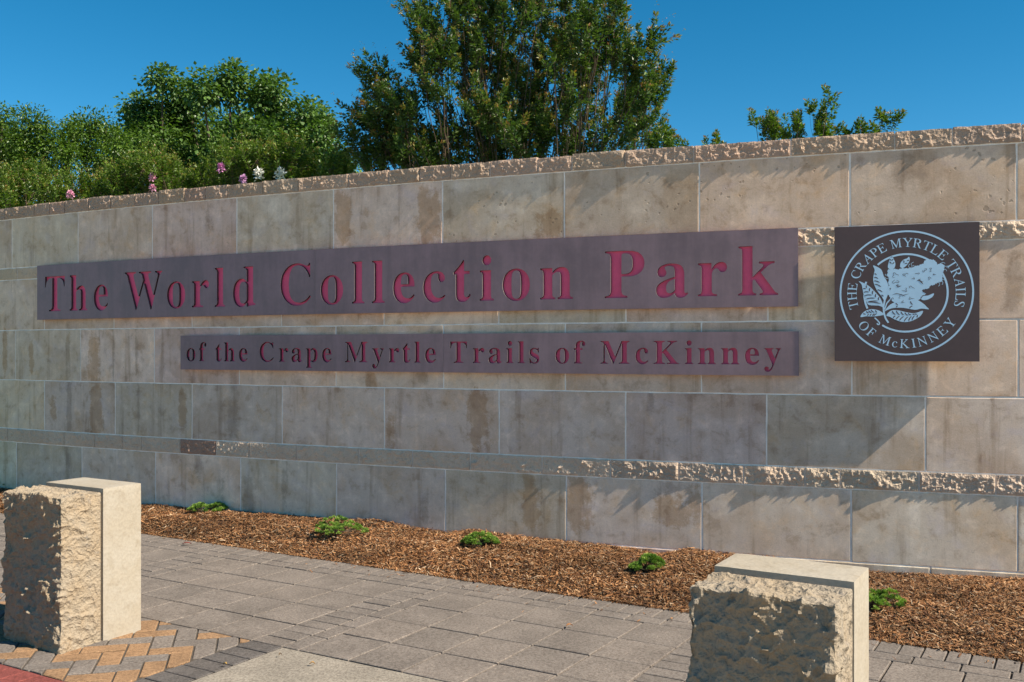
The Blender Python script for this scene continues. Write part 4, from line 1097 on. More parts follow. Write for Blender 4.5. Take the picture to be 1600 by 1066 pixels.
def ell(r, n=96, a0=0.0, a1=360.0):
    return [(r * math.cos(rad(a0 + (a1 - a0) * k / n)), r * math.sin(rad(a0 + (a1 - a0) * k / n))) for k in range(n + (0 if a1 - a0 >= 359.9 else 1))]
PX = 0.001054
def E(pts): return [((x - 574) * PX, (533 - y) * PX) for x, y in pts]
plate("outer_ring", [ell(0.507), ell(0.493)], DF - 0.001, DF + 0.0006, 'blue', esign, EP)
def arc_band(r0, r1, a0, a1, n=60):
    return ell(r1, n, a0, a1) + ell(r0, n, a0, a1)[::-1]
plate("inner_ring", [arc_band(0.307, 0.322, -124, 132)], DF - 0.001, DF + 0.0006, 'blue', esign, EP)
plate("inner_ring", [arc_band(0.307, 0.322, 162, 166.5, 6)], DF - 0.001, DF + 0.0006, 'blue', esign, EP)
plate("inner_ring", [arc_band(0.307, 0.322, 182, 203, 12)], DF - 0.001, DF + 0.0006, 'blue', esign, EP)

def ring_text(txt, size, rbase, a_start, a_end, outward):
    """letters standing on a circle; outward: heads away from the centre, read clockwise"""
    adv = []
    for ch in txt:
        if ch == ' ': adv.append(0.34)
        else:
            lo, hi, _, _ = gbox(ROMAN[ch]); adv.append(hi - lo + 0.09)
    tot = sum(adv) ; pos = 0
    for ch, w in zip(txt, adv):
        mid = pos + w / 2; pos += w
        if ch == ' ': continue
        f = (mid - adv[0] / 2) / (tot - adv[0] / 2 - adv[-1] / 2)
        a = rad(a_start + (a_end - a_start) * f)
        lo, hi, _, _ = gbox(ROMAN[ch]); m = (lo + hi) / 2
        loops = []
        for l in ROMAN[ch]:
            q = []
            for x, y in l:
                X = (x - m) * size
                if outward:
                    R_ = rbase + y * size; th = a - X / (rbase + 0.35 * size)
                else:
                    R_ = rbase - y * size; th = a + X / (rbase - 0.35 * size)
                q.append((R_ * math.cos(th), R_ * math.sin(th)))
            loops.append(q)
        plate("letter", loops, DF - 0.001, DF + 0.0007, 'blue', esign, EP)
ring_text("THE CRAPE MYRTLE TRAILS", 0.104, 0.374, 193.0, -13.5, True)
ring_text("OF McKINNEY", 0.104, 0.449, 220.0, 323.0, False)

def smooth_loop(pts, k=4):
    p = np.array(pts, float); n = len(p); out = []
    for i in range(n):
        p0, p1, p2, p3 = p[i - 1], p[i], p[(i + 1) % n], p[(i + 2) % n]
        for j in range(k):
            t = j / k
            out.append(tuple(0.5 * ((2 * p1) + (-p0 + p2) * t + (2 * p0 - 5 * p1 + 4 * p2 - p3) * t * t + (-p0 + 3 * p1 - 3 * p2 + p3) * t ** 3)))
    return out
def stroke(pts, w, taper=True):
    p = np.array(pts, float); t = np.gradient(p, axis=0); t /= np.linalg.norm(t, axis=1)[:, None] + 1e-9
    nrm = np.stack([-t[:, 1], t[:, 0]], 1)
    k = np.linspace(0, 1, len(p))
    ww = (w / 2 * (np.clip(np.minimum(k, 1 - k) * 5 + 0.25, 0, 1) if taper else np.ones(len(p))))[:, None]
    return [tuple(q) for q in p + nrm * ww] + [tuple(q) for q in (p - nrm * ww)[::-1]]

LEAVES = [  # outline (tip first), midrib, vein pairs
    ([(340, 315), (372, 328), (402, 352), (418, 400), (440, 440), (458, 500), (446, 548), (425, 592), (402, 556), (366, 505), (342, 440), (345, 385), (352, 350)], [(348, 330), (375, 400), (400, 470), (420, 560), (423, 585)], 6, -1),
    ([(235, 435), (280, 455), (322, 485), (362, 530), (395, 575), (416, 640), (380, 628), (310, 622), (290, 590), (272, 545), (262, 490), (255, 460)], [(245, 445), (300, 505), (350, 560), (400, 612), (412, 632)], 6, 0),
    ([(247, 715), (272, 676), (320, 656), (365, 660), (400, 676), (418, 698), (380, 708), (330, 712), (290, 710)], [(256, 710), (310, 690), (360, 684), (410, 694)], 5, 0),
    ([(436, 704), (470, 668), (520, 666), (580, 682), (640, 690), (697, 672), (688, 702), (660, 728), (610, 752), (555, 757), (500, 738), (462, 716)], [(442, 703), (520, 706), (600, 712), (660, 700), (690, 680)], 7, 0),
    ([(424, 672), (455, 630), (500, 604), (570, 598), (650, 588), (700, 616), (722, 640), (740, 662), (690, 655), (640, 664), (560, 648), (490, 648), (450, 660)], [(434, 664), (500, 628), (580, 622), (660, 634), (720, 652)], 2, 0),
    ([(475, 245), (490, 270), (502, 305), (494, 340), (470, 350), (448, 335), (452, 300), (462, 270)], [(474, 258), (478, 300), (474, 338)], 2, 0),
    ([(600, 255), (604, 285), (585, 318), (558, 340), (536, 332), (540, 300), (562, 276), (585, 268)], [(596, 264), (570, 300), (546, 328)], 2, 0),
    ([(775, 540), (766, 566), (738, 584), (705, 592), (686, 582), (700, 560), (735, 556)], [(768, 546), (735, 570), (696, 584)], 1, 0)]
for out, rib, nv_, side in LEAVES:
    lf = plate("leaf", [smooth_loop(E(out), 3)], DF - 0.001, DF + 0.0006, 'blue', esign, EP)
    # dark cut lines along the veins
    rb = np.array(E(rib)); O = np.array(smooth_loop(E(out), 3))
    k = np.linspace(0, 1, len(rb)); parts = []
    for q in range(nv_):
        f = 0.16 + 0.66 * (q + 0.5) / nv_
        c0 = np.array([np.interp(f, k, rb[:, 0]), np.interp(f, k, rb[:, 1])])
        f2 = min(1, f + 0.02); dirr = np.array([np.interp(f2, k, rb[:, 0]), np.interp(f2, k, rb[:, 1])]) - c0
        dirr /= np.linalg.norm(dirr) + 1e-9
        for sg in (-1, 1):
            if side and sg != side: continue
            nr = np.array([-dirr[1], dirr[0]]) * sg - dirr * 0.8
            nr /= np.linalg.norm(nr)
            L_ = 0.0
            for st in np.linspace(0.006, 0.11, 40):
                pt = c0 + nr * st
                # inside test
                x, y = pt; ins = False; m_ = len(O)
                for i2 in range(m_):
                    x1, y1 = O[i2]; x2, y2 = O[(i2 + 1) % m_]
                    if (y1 > y) != (y2 > y) and x < (x2 - x1) * (y - y1) / (y2 - y1) + x1: ins = not ins
                if not ins: break
                L_ = st
            if L_ < 0.018: continue
            pts = [c0 + nr * (0.005 + (L_ - 0.009) * t_) - dirr * 0.006 * math.sin(math.pi * t_) for t_ in np.linspace(0, 1, 6)]
            parts.append(stroke(pts, 0.0075))
    if parts:
        for lp in parts:
            V2, T_ = fill_loops([lp])
            obj("leaf_vein", EP(V2[:, 0], V2[:, 1], DF + 0.0012), T_, M['plate_dark'], lf)
# stems and curl
for pts, w in (([(425, 585), (416, 640), (420, 690), (432, 730), (452, 762)], 13), ([(424, 660), (440, 610), (470, 575), (500, 552)], 9), ([(352, 722), (372, 742), (388, 762), (384, 776), (372, 774), (370, 764)], 9)):
    sp_ = np.array(E(pts)); kk = np.linspace(0, 1, len(sp_)); k2 = np.linspace(0, 1, 14)
    sp2 = np.stack([np.interp(k2, kk, sp_[:, 0]), np.interp(k2, kk, sp_[:, 1])], 1)
    plate("stem", [stroke(sp2, w * PX, False)], DF - 0.001, DF + 0.0004, 'blue', esign, EP)
# flower head with frilled outline
fl = [(450, 352), (490, 346), (520, 350), (560, 342), (605, 344), (640, 330), (672, 322), (700, 310), (712, 288), (735, 280), (770, 284), (792, 300), (800, 318), (828, 314), (848, 330), (846, 362), (832, 390), (836, 425), (828, 452), (800, 458), (780, 474), (752, 482), (732, 505), (700, 508), (695, 528), (720, 540), (690, 562), (668, 590), (630, 604), (590, 600), (560, 612), (520, 606), (480, 596), (462, 562), (448, 540), (444, 505), (456, 478), (450, 448), (456, 420), (442, 396), (446, 372)]
flp = np.array(smooth_loop(fl, 6))
tt = np.arange(len(flp))
nrm = np.stack([np.gradient(flp[:, 1]), -np.gradient(flp[:, 0])], 1); nrm /= np.linalg.norm(nrm, axis=1)[:, None] + 1e-9
flp = flp + nrm * (2.2 * np.sin(tt * 1.9) + 1.6 * np.sin(tt * 0.83 + 1))[:, None]
bl = plate("flower_head", [E([tuple(p) for p in flp])], DF - 0.001, DF + 0.0008, 'blue', esign, EP)
rr = np.random.default_rng(12)
vs = []; fs = []; off = 0
marks = [(500, 395, 30), (575, 395, 26), (660, 380, 24), (705, 360, 26), (745, 360, 24), (685, 435, 26), (750, 430, 28), (505, 440, 30), (525, 470, 20), (570, 510, 24), (615, 500, 28), (545, 560, 26), (560, 600, 18), (615, 570, 28), (470, 500, 14), (780, 400, 18), (630, 420, 14), (480, 580, 14)]
for cx, cy, sz in marks:
    a0 = rr.uniform(0, 6.28); n_ = 26; sweep = rr.uniform(3.2, 5.2)
    an = a0 + np.linspace(0, sweep, n_)
    rd = sz * (0.55 + 0.28 * np.sin(an * 3 + rr.uniform(0, 6)) + 0.12 * rr.normal(0, 1, n_).cumsum() / 4)
    pts = E([(cx + q * math.cos(b), cy + q * 0.8 * math.sin(b)) for q, b in zip(rd, an)])
    V2, T_ = fill_loops([stroke(np.array(pts), 0.0036)])
    obj('petal_line', EP(V2[:, 0], V2[:, 1], DF + 0.0014), T_, M['plate_dark'], bl)
for pts, w in (([(480, 545), (510, 536), (545, 545), (575, 560), (560, 550), (600, 540)], 5), ([(655, 440), (672, 436), (690, 455), (700, 470)], 9), ([(505, 470), (520, 486), (545, 478)], 8), ([(692, 520), (715, 530), (735, 545)], 8)):
    V2, T_ = fill_loops([stroke(np.array(E(pts)), w * PX)])
    obj('petal_line', EP(V2[:, 0], V2[:, 1], DF + 0.0017), T_, M['plate_dark'], bl)
# curled stamens round the head
for cx, cy, a in ((612, 330, 100), (630, 318, 80), (835, 322, 20), (850, 350, 0), (838, 450, -30), (822, 458, -60), (448, 384, 180), (446, 404, 190), (846, 372, -5), (800, 468, -70)):
    an = rad(a) + np.linspace(0, 4.4, 16)
    rd = np.linspace(20, 5, 16)
    pts = E([(cx + q * math.cos(b), cy - q * math.sin(b)) for q, b in zip(rd, an)])
    plate("stamen", [stroke(np.array(pts), 0.0034, False)], DF - 0.001, DF + 0.0003, 'blue', esign, EP)

# ---------------------------------------------------------------- leaves, shrubs and trees
def leaf_quads(C, Dv, L, Wd, r, droop=0.25):
    """diamond leaves: centres of their bases, directions, lengths, widths"""
    n = len(C)
    Dv = Dv / (np.linalg.norm(Dv, axis=1)[:, None] + 1e-9)
    up = np.stack([r.normal(0, 0.5, n), r.normal(0, 0.5, n), np.ones(n)], 1)
    W_ = np.cross(Dv, up); W_ /= np.linalg.norm(W_, axis=1)[:, None] + 1e-9
    Nn = np.cross(W_, Dv)
    tip = C + Dv * L[:, None] - Nn * (droop * L * r.random(n))[:, None]
    m = C + Dv * (0.42 * L)[:, None] + Nn * (0.06 * L)[:, None]
    V = np.stack([C, m - W_ * (Wd / 2)[:, None], tip, m + W_ * (Wd / 2)[:, None]], 1).reshape(-1, 3)
    i = np.arange(n) * 4
    return V, np.stack([i, i + 1, i + 2, i + 3], 1)

def shoots(r, base, dirs, lens, per, lsize, green, tipc, tip_frac=0.26, spread=1.0):
    """leafy upright shoots: paired leaves along the stem, small bright growth at the tip"""
    n = len(base)
    k = np.repeat(np.arange(n), per)
    t = r.random(n * per) ** 0.8
    ax = dirs[k]
    rnd = r.normal(0, 1, (n * per, 3))
    perp = rnd - (rnd * ax).sum(1)[:, None] * ax
    perp /= np.linalg.norm(perp, axis=1)[:, None] + 1e-9
    bow = np.stack([0 * t, 0 * t, -0.10 * t ** 2], 1) * lens[k][:, None]
    C = base[k] + ax * (lens[k] * t)[:, None] + bow + perp * (0.012 * spread)
    dv = perp * (0.95 - 0.45 * t)[:, None] + ax * (0.25 + 0.5 * t)[:, None]
    ls = lsize * r.uniform(0.7, 1.25, n * per) * (1 - 0.45 * t)
    V, F = leaf_quads(C, dv, ls, ls * 0.46, r)
    c = green[r.integers(0, len(green), n * per)] * r.uniform(0.75, 1.3, (n * per, 1))
    tipmask = (t > 1 - tip_frac * r.random(n)[k])
    tc = tipc[r.integers(0, len(tipc), n * per)]
    mixf = (tipmask * np.clip((t - 0.55) / 0.35, 0, 1))[:, None]
    c = c * (1 - mixf) + tc * mixf
    return V, F, np.repeat(c, 4, 0), ls

def panicle_buds(r, tips, dirs, n_each, size, colr):
    """airy bud clusters at the shoot tips"""
    k = np.repeat(np.arange(len(tips)), n_each)
    h = r.random(len(k))
    off = r.normal(0, 1, (len(k), 3)); off /= np.linalg.norm(off, axis=1)[:, None]
    C = tips[k] + dirs[k] * (h * 0.09)[:, None] + off * ((1 - h) * 0.055)[:, None]
    V, F = leaf_quads(C, off + dirs[k], np.full(len(k), size) * r.uniform(0.6, 1.4, len(k)), np.full(len(k), size * 0.7), r)
    c = colr[r.integers(0, len(colr), len(k))] * r.uniform(0.7, 1.3, (len(k), 1))
    return V, F, np.repeat(c, 4, 0)

def branch(p0, p1, r0, r1, r, bow=0.15, n=7, sides=6):
    t = np.linspace(0, 1, n)[:, None]
    p0 = np.asarray(p0, float); p1 = np.asarray(p1, float)
    L = np.linalg.norm(p1 - p0)
    mid = r.normal(0, bow * L * 0.35, 3)
    wig = np.cumsum(r.normal(0, 1, (n, 3)), 0) * 0.022 * L; wig -= wig[0] * (1 - t) + wig[-1] * t
    P = p0 * (1 - t) + p1 * t + wig + mid * np.sin(np.pi * t) + np.array([0, 0, -bow * L * 0.3]) * np.sin(np.pi * t)
    return tube_vf(P, np.linspace(r0, r1, n), sides), P

GREEN_MYRTLE = np.array([(0.055, 0.105, 0.022), (0.072, 0.125, 0.026), (0.044, 0.085, 0.020), (0.095, 0.145, 0.030)])
TIP_MYRTLE = np.array([(0.20, 0.20, 0.045), (0.24, 0.19, 0.05), (0.17, 0.21, 0.05), (0.28, 0.14, 0.045)])
GREEN_DARK = np.array([(0.070, 0.130, 0.014), (0.095, 0.160, 0.016), (0.050, 0.10, 0.012)])
GREEN_SHRUB = np.array([(0.090, 0.150, 0.020), (0.115, 0.175, 0.022), (0.065, 0.12, 0.016)])
TIP_SHRUB = np.array([(0.16, 0.23, 0.03), (0.20, 0.22, 0.04), (0.13, 0.21, 0.025), (0.26, 0.17, 0.05)])
GREEN_POPLAR = np.array([(0.075, 0.140, 0.028), (0.100, 0.175, 0.036), (0.055, 0.105, 0.020)])

def at_px(x, y, D):
    return np.array([(x - 800) / FPX * D, D, EYE + (546 - y) / FPX * D])

def crape_myrtle(name, label, D, lobes, base_px, seed, density=18, per=70, lsize=0.06, trunk_r=0.028, n_trunks=7, depth=1.3, half=280, group=None, shoot=(0.32, 0.62), green=GREEN_MYRTLE, tip=TIP_MYRTLE, buds=10, up=0.9, z_base=-0.05, flowers=()):
    r = np.random.default_rng(seed)
    bx = (base_px - 800) / FPX * D
    root = empty(name, (bx, D, z_base), label, "tree" if n_trunks > 3 else "shrub", group)
    bp = np.array([bx, D, z_base])
    cs, rs = [], []
    for x, y, q in lobes:
        c = at_px(x, y, D)
        c[1] += r.uniform(-1, 1) * depth * math.sqrt(max(0.12, 1 - ((x - base_px) / half) ** 2))
        cs.append(c); rs.append(q / FPX * D)
    cs = np.array(cs); rs = np.array(rs)
    # trunks: each lobe hangs on one of the trunks that fan out from the foot
    order = np.argsort(cs[:, 0] + 0.4 * cs[:, 1])
    groups = np.array_split(order, n_trunks)
    twigs = []
    joints = []
    for gidx in groups:
        if len(gidx) == 0: continue
        tgt = cs[gidx].mean(0); tgt = bp + (tgt - bp) * 0.78
        foot = bp + np.array([r.uniform(-0.16, 0.16), r.uniform(-0.16, 0.16), 0])
        (V, F), P = branch(foot, tgt, trunk_r, trunk_r * 0.45, r, 0.10, 9, 7)
        obj("trunk", V, F, M['bark'], root, smooth=True)
        for i in gidx:
            a = P[int(len(P) * r.uniform(0.45, 0.8))]
            (V2, F2), P2 = branch(a, cs[i], trunk_r * 0.45, trunk_r * 0.18, r, 0.12, 6, 5)
            twigs.append((V2, F2)); joints.append((i, P2))
    B_, Dd, Ll = [], [], []
    for i, P2 in joints:
        m = max(3, int(density * (rs[i] / (40 / FPX * D)) ** 2))
        q = r.normal(0, 1, (m, 3)); q /= np.linalg.norm(q, axis=1)[:, None]
        q *= (rs[i] * r.random(m) ** (1 / 2.2))[:, None]
        pts = cs[i] + q
        dd = np.stack([0 * q[:, 0], 0 * q[:, 0], np.full(m, up)], 1) + 0.55 * q / rs[i] + r.normal(0, 0.25, (m, 3))
        rad_out = pts - bp; rad_out[:, 2] *= 0.2
        dd += 0.35 * rad_out / (np.linalg.norm(rad_out, axis=1)[:, None] + 1e-6)
        dd /= np.linalg.norm(dd, axis=1)[:, None]
        ll = r.uniform(*shoot, m)
        pts = pts - dd * (ll * 0.5)[:, None]
        B_.append(pts); Dd.append(dd); Ll.append(ll)
        for p, d_, l_ in zip(pts, dd, ll):
            s_ = P2[-1] if r.random() < 0.75 else P2[-2]
            tp = np.array([s_, s_ * 0.4 + p * 0.6 + r.normal(0, 0.02, 3), p, p + d_ * l_ * 0.9])
            twigs.append(tube_vf(tp, [trunk_r * 0.15, trunk_r * 0.11, trunk_r * 0.09, 0.0012], 3))
    B_ = np.concatenate(B_); Dd = np.concatenate(Dd); Ll = np.concatenate(Ll)
    V, F, c, _ = shoots(r, B_, Dd, Ll, per, lsize, green, tip)
    if buds:
        sel = r.random(len(B_)) < 0.55
        V2, F2, c2 = panicle_buds(r, (B_ + Dd * Ll[:, None])[sel], Dd[sel], buds, 0.020, tip)
        F = np.concatenate([F, F2 + len(V)]); V = np.concatenate([V, V2]); c = np.concatenate([c, c2])
    obj("crown", V, F, M['leaf'], root, attrs={"col": c}, kind="stuff")
    Vt, Ft = join(twigs)
    obj("branches", Vt, Ft, M['bark_twig'], root, kind="stuff")
    for (x, y, sz, colr) in flowers:
        fc = at_px(x, y, D - depth * 1.25)
        m = 80
        sz = sz * 0.62
        q = r.normal(0, 1, (m, 3)); q /= np.linalg.norm(q, axis=1)[:, None]
        w_ = sz / FPX * D
        h = r.random(m)
        C = fc + q * (w_ * 0.5 * (1 - 0.6 * h) * r.random(m) ** 0.4)[:, None] + np.stack([0 * h, 0 * h, (h - 0.4) * w_ * 0.7], 1)
        V, F = leaf_quads(C, q + np.array([0, 0, 0.3]), np.full(m, 0.045) * r.uniform(0.7, 1.3, m), np.full(m, 0.035), r)
        cf = np.array(colr) * r.uniform(0.75, 1.1, (m, 1))
        obj("flower_panicle", V, F, M['flower'], root, attrs={"col": np.repeat(np.clip(cf, 0, 0.9), 4, 0)}, kind="stuff")
    return root

MAIN = [(575, 165, 26), (592, 205, 34), (562, 240, 26), (608, 130, 22), (625, 180, 38), (650, 98, 28), (655, 30, 20), (663, 62, 24), (690, 120, 36), (700, 180, 42), (640, 238, 38), (725, 42, 24), (727, 8, 16), (730, 92, 36), (760, 140, 42), (780, 60, 46), (800, 15, 42), (835, 10, 38), (840, 80, 44), (770, 205, 44), (830, 160, 46), (850, 222, 36), (905, 30, 22), (900, 92, 36), (905, 150, 42), (915, 210, 38), (945, 25, 20), (953, 4, 15), (940, 72, 28), (965, 122, 36), (975, 180, 32), (1005, 100, 22), (1015, 140, 26), (1040, 128, 13), (1003, 222, 18), (700, 238, 36), (730, -32, 22), (800, -42, 46), (860, -30, 28), (937, -28, 18), (655, -20, 14), (556, 178, 22), (552, 215, 24), (582, 148, 20), (575, 225, 28), (600, 235, 28), (1030, 112, 14), (1022, 165, 20), (992, 200, 26), (1012, 190, 16), (1000, 150, 24), (985, 135, 26), (960, 215, 28), (890, 225, 30), (820, 225, 32), (745, 235, 30)]
SIL = [(640, -60), (650, 40), (640, 90), (605, 115), (560, 160), (548, 175), (575, 215), (552, 250), (570, 262), (1000, 232), (1003, 215), (985, 200), (1030, 165), (1048, 120), (1020, 95), (985, 100), (955, 70), (962, 10), (940, -60)]
rx = np.random.default_rng(31); extra = 0
while extra < 150:
    px_, py_ = rx.uniform(545, 1050), rx.uniform(-50, 255)
    ins_ = False
    for (x1, y1), (x2, y2) in zip(SIL, SIL[1:] + SIL[:1]):
        if (y1 > py_) != (y2 > py_) and px_ < (x2 - x1) * (py_ - y1) / (y2 - y1) + x1: ins_ = not ins_
    if ins_: MAIN.append((px_, py_, rx.uniform(17, 27))); extra += 1
crape_myrtle("crape_myrtle_tree", "tall multi-trunk crape myrtle with olive tips rising behind the wall", 14.0, MAIN, 850, 5, density=17, per=92, lsize=0.084, n_trunks=9, up=0.55, buds=6, trunk_r=0.022, depth=1.35, half=300)

# shrub tops showing over the wall at right
RS = [("small leafy shrub top just right of the tall tree", 12.0, [(1020, 222, 16), (1040, 212, 20), (1058, 222, 14), (1035, 232, 20), (1072, 236, 8)], 1040, 3),
      ("tiny yellow-green sprig over the wall left of the three-pronged shrub", 11.6, [(1112, 222, 9), (1126, 214, 7), (1118, 232, 10)], 1118, 3),
      ("leafy three-pronged shrub showing over the right wall cap", 11.0, [(1182, 184, 9), (1200, 190, 14), (1218, 186, 15), (1226, 200, 16), (1240, 196, 9), (1252, 192, 12), (1256, 180, 9), (1276, 162, 12), (1288, 158, 10), (1290, 176, 14), (1284, 196, 16), (1312, 204, 8), (1210, 208, 18), (1248, 210, 16), (1285, 212, 16)], 1245, 3),
      ("low rounded shrub top right of the three-pronged shrub", 10.8, [(1348, 194, 13), (1364, 196, 14), (1384, 196, 8), (1338, 204, 9), (1362, 208, 16)], 1360, 2)]
for i, (lab, D, lb, bpx, nt_) in enumerate(RS):
    crape_myrtle("crape_myrtle_shrub", lab, D, lb, bpx, 40 + i, density=44, per=60, lsize=0.060, trunk_r=0.016, n_trunks=nt_, depth=0.3, half=60, group="shrub tops over the right wall", shoot=(0.14, 0.26), green=GREEN_SHRUB, buds=0)

# hedge of flowering shrubs behind the left wall
r0 = np.random.default_rng(77)
HEDGE = []
top_x = [-120, 0, 60, 120, 180, 240, 300, 360, 420, 470, 520, 560]
top_y = [246, 244, 262, 268, 268, 252, 246, 226, 218, 220, 228, 262]
wall_y = lambda x: 325 - 0.102 * x
hx = [-70, 0, 70, 140, 215, 290, 365, 435, 500]
PINKF = (0.80, 0.42, 0.55); WHITEF = (0.82, 0.80, 0.72)
FL = {2: [(110, 304, 12, PINKF)], 4: [(238, 278, 10, PINKF), (238, 294, 10, PINKF)], 5: [(345, 262, 15, (0.62, 0.26, 0.50))], 6: [(404, 272, 22, WHITEF), (380, 281, 12, (0.55, 0.30, 0.50))], 7: [(438, 272, 24, WHITEF)]}
names = ["leftmost olive-tipped myrtle shrub above the wall end", "olive-tipped shrub near the left edge above the cap", "bushy myrtle shrub with one pink flower near the left end", "dense green shrub left of the paired pink blooms",
         "shrub with paired pink blooms above the cap", "shrub with a mauve-pink bloom above the cap", "shrub with white and mauve blooms by the cap", "shrub with the rightmost white bloom below the broad tree", "shrub at the right end of the left shrub row"]
for i, x in enumerate(hx):
    D = 16.2 - 0.0024 * x
    lb = []
    for k in range(17):
        xx = x + r0.uniform(-48, 48)
        ty = np.interp(xx, top_x, top_y)
        by = wall_y(xx) + 14
        yy = r0.uniform(ty + 14, max(ty + 22, by))
        lb.append((xx, yy, r0.uniform(20, 30)))
    crape_myrtle("crape_myrtle_shrub", names[i], D, lb, x, 60 + i, density=26, per=58, lsize=0.074, trunk_r=0.02, n_trunks=3, depth=0.9, half=70, group="shrub row behind the left wall", shoot=(0.22, 0.42), green=GREEN_SHRUB, tip=TIP_SHRUB, buds=7, flowers=[f for f in FL.get(i, [])])

def broad_tree(name, label, D, lobes, base_px, seed, leaf, n_per, green, depth=2.0, group=None, trunk=0.22, asp=0.85, limb=True):
    r = np.random.default_rng(seed)
    bx = (base_px - 800) / FPX * D
    root = empty(name, (bx, D, -0.05), label, "tree", group)
    bp = np.array([bx, D, -0.05])
    top = min(y for _, y, _ in lobes)
    fork = np.array([bx, D, 2.6])
    (V, F), P = branch(bp, fork, trunk, trunk * 0.7, r, 0.04, 6, 9)
    obj("trunk", V, F, M['bark_dark'], root, smooth=True)
    limbs = []; Cs = []; Ds = []; Ws = []
    for x, y, q in lobes:
        c = at_px(x, y, D); c[1] += r.uniform(-1, 1) * depth
        w = 1.12 * q / FPX * D
        limbs.append(branch(fork + r.normal(0, 0.05, 3), c, trunk * 0.4, 0.02, r, 0.12, 6, 5)[0])
        # lobes break into small clumps
        nc = max(5, int(n_per * (q / 40.0) ** 2 / 26))
        v = r.normal(0, 1, (nc, 3)); v /= np.linalg.norm(v, axis=1)[:, None]
        cc_ = c + v * (w * (0.35 + 0.65 * r.random(nc) ** 0.6))[:, None] * np.array([1, 1, 0.9])
        k = np.repeat(np.arange(nc), 26)
        g = r.normal(0, 1, (len(k), 3)); g /= np.linalg.norm(g, axis=1)[:, None]
        p = cc_[k] + g * (max(0.16, leaf * 2.6) * r.random(len(k)) ** 0.5)[:, None]
        Cs.append(p)
        Ds.append(g * 0.7 + v[k] * 0.5 + np.array([0, 0, -0.35]) + r.normal(0, 0.3, (len(k), 3)))
    C = np.concatenate(Cs); Dv = np.concatenate(Ds); n = len(C)
    ls = leaf * r.uniform(0.65, 1.2, n)
    V, F = leaf_quads(C, Dv, ls, ls * asp, r)
    c = green[r.integers(0, len(green), n)] * r.uniform(0.75, 1.3, (n, 1))
    obj("crown", V, F, M['leaf'], root, attrs={"col": np.repeat(c, 4, 0)}, kind="stuff")
    Vt, Ft = join(limbs)
    obj("branches", Vt, Ft, M['bark_dark'], root, kind="stuff")
    return root

broad_tree("poplar_tree", "broad glossy-leaved tree left of the notch in the skyline", 27.0,
           [(232, 180, 24), (255, 165, 22), (285, 152, 20), (305, 165, 24), (270, 190, 34), (240, 215, 36), (300, 205, 34), (320, 180, 20), (265, 235, 40), (310, 240, 36), (225, 245, 34), (280, 265, 36), (250, 282, 30), (318, 275, 30)], 272, 91, 0.112, 3000, GREEN_POPLAR, 1.6, "broad trees behind the shrubs")
broad_tree("poplar_tree", "largest dome-shaped broad tree right of the notch in the skyline", 26.0,
           [(345, 150, 16), (352, 172, 24), (385, 155, 24), (415, 158, 24), (450, 172, 28), (480, 184, 28), (504, 204, 26), (390, 185, 34), (430, 190, 34), (465, 210, 32), (500, 232, 26), (518, 236, 22), (365, 215, 34), (405, 225, 38), (450, 240, 36), (490, 258, 28), (345, 250, 34), (385, 262, 36), (430, 270, 34), (515, 262, 18)], 425, 92, 0.112, 3000, GREEN_POPLAR, 1.9, "broad trees behind the shrubs")
broad_tree("dark_tree", "dark green fine-leaved tree at the far left skyline", 23.0,
           [(-40, 205, 30), (-10, 210, 26), (15, 212, 24), (40, 205, 22), (0, 235, 34), (35, 235, 32), (-30, 245, 34), (20, 262, 34), (50, 258, 30), (-10, 275, 34)], 5, 93, 0.075, 2600, GREEN_DARK, 1.2, "dark trees behind the left shrubs", asp=0.6)
broad_tree("dark_tree", "dark green tree with the pointed top at left", 22.0,
           [(75, 205, 22), (98, 192, 18), (108, 200, 20), (90, 225, 30), (120, 222, 26), (70, 240, 28), (105, 250, 32), (80, 268, 30), (125, 262, 28)], 98, 94, 0.075, 2600, GREEN_DARK, 1.1, "dark trees behind the left shrubs", asp=0.6)
broad_tree("dark_tree", "dark green tree between the pointed one and the broad trees", 22.5,
           [(145, 206, 18), (165, 208, 18), (185, 210, 20), (205, 212, 18), (150, 232, 28), (180, 235, 28), (205, 240, 26), (165, 258, 30), (195, 262, 28), (145, 262, 26), (215, 262, 22)], 178, 95, 0.075, 2600, GREEN_DARK, 1.1, "dark trees behind the left shrubs", asp=0.6)
broad_tree("far_tree", "small pale green treetop in the gap beside the tall tree", 30.0, [(535, 262, 12), (550, 266, 10), (524, 275, 12), (560, 272, 8)], 540, 96, 0.11, 2200, GREEN_SHRUB * 1.5, 0.6, trunk=0.08)

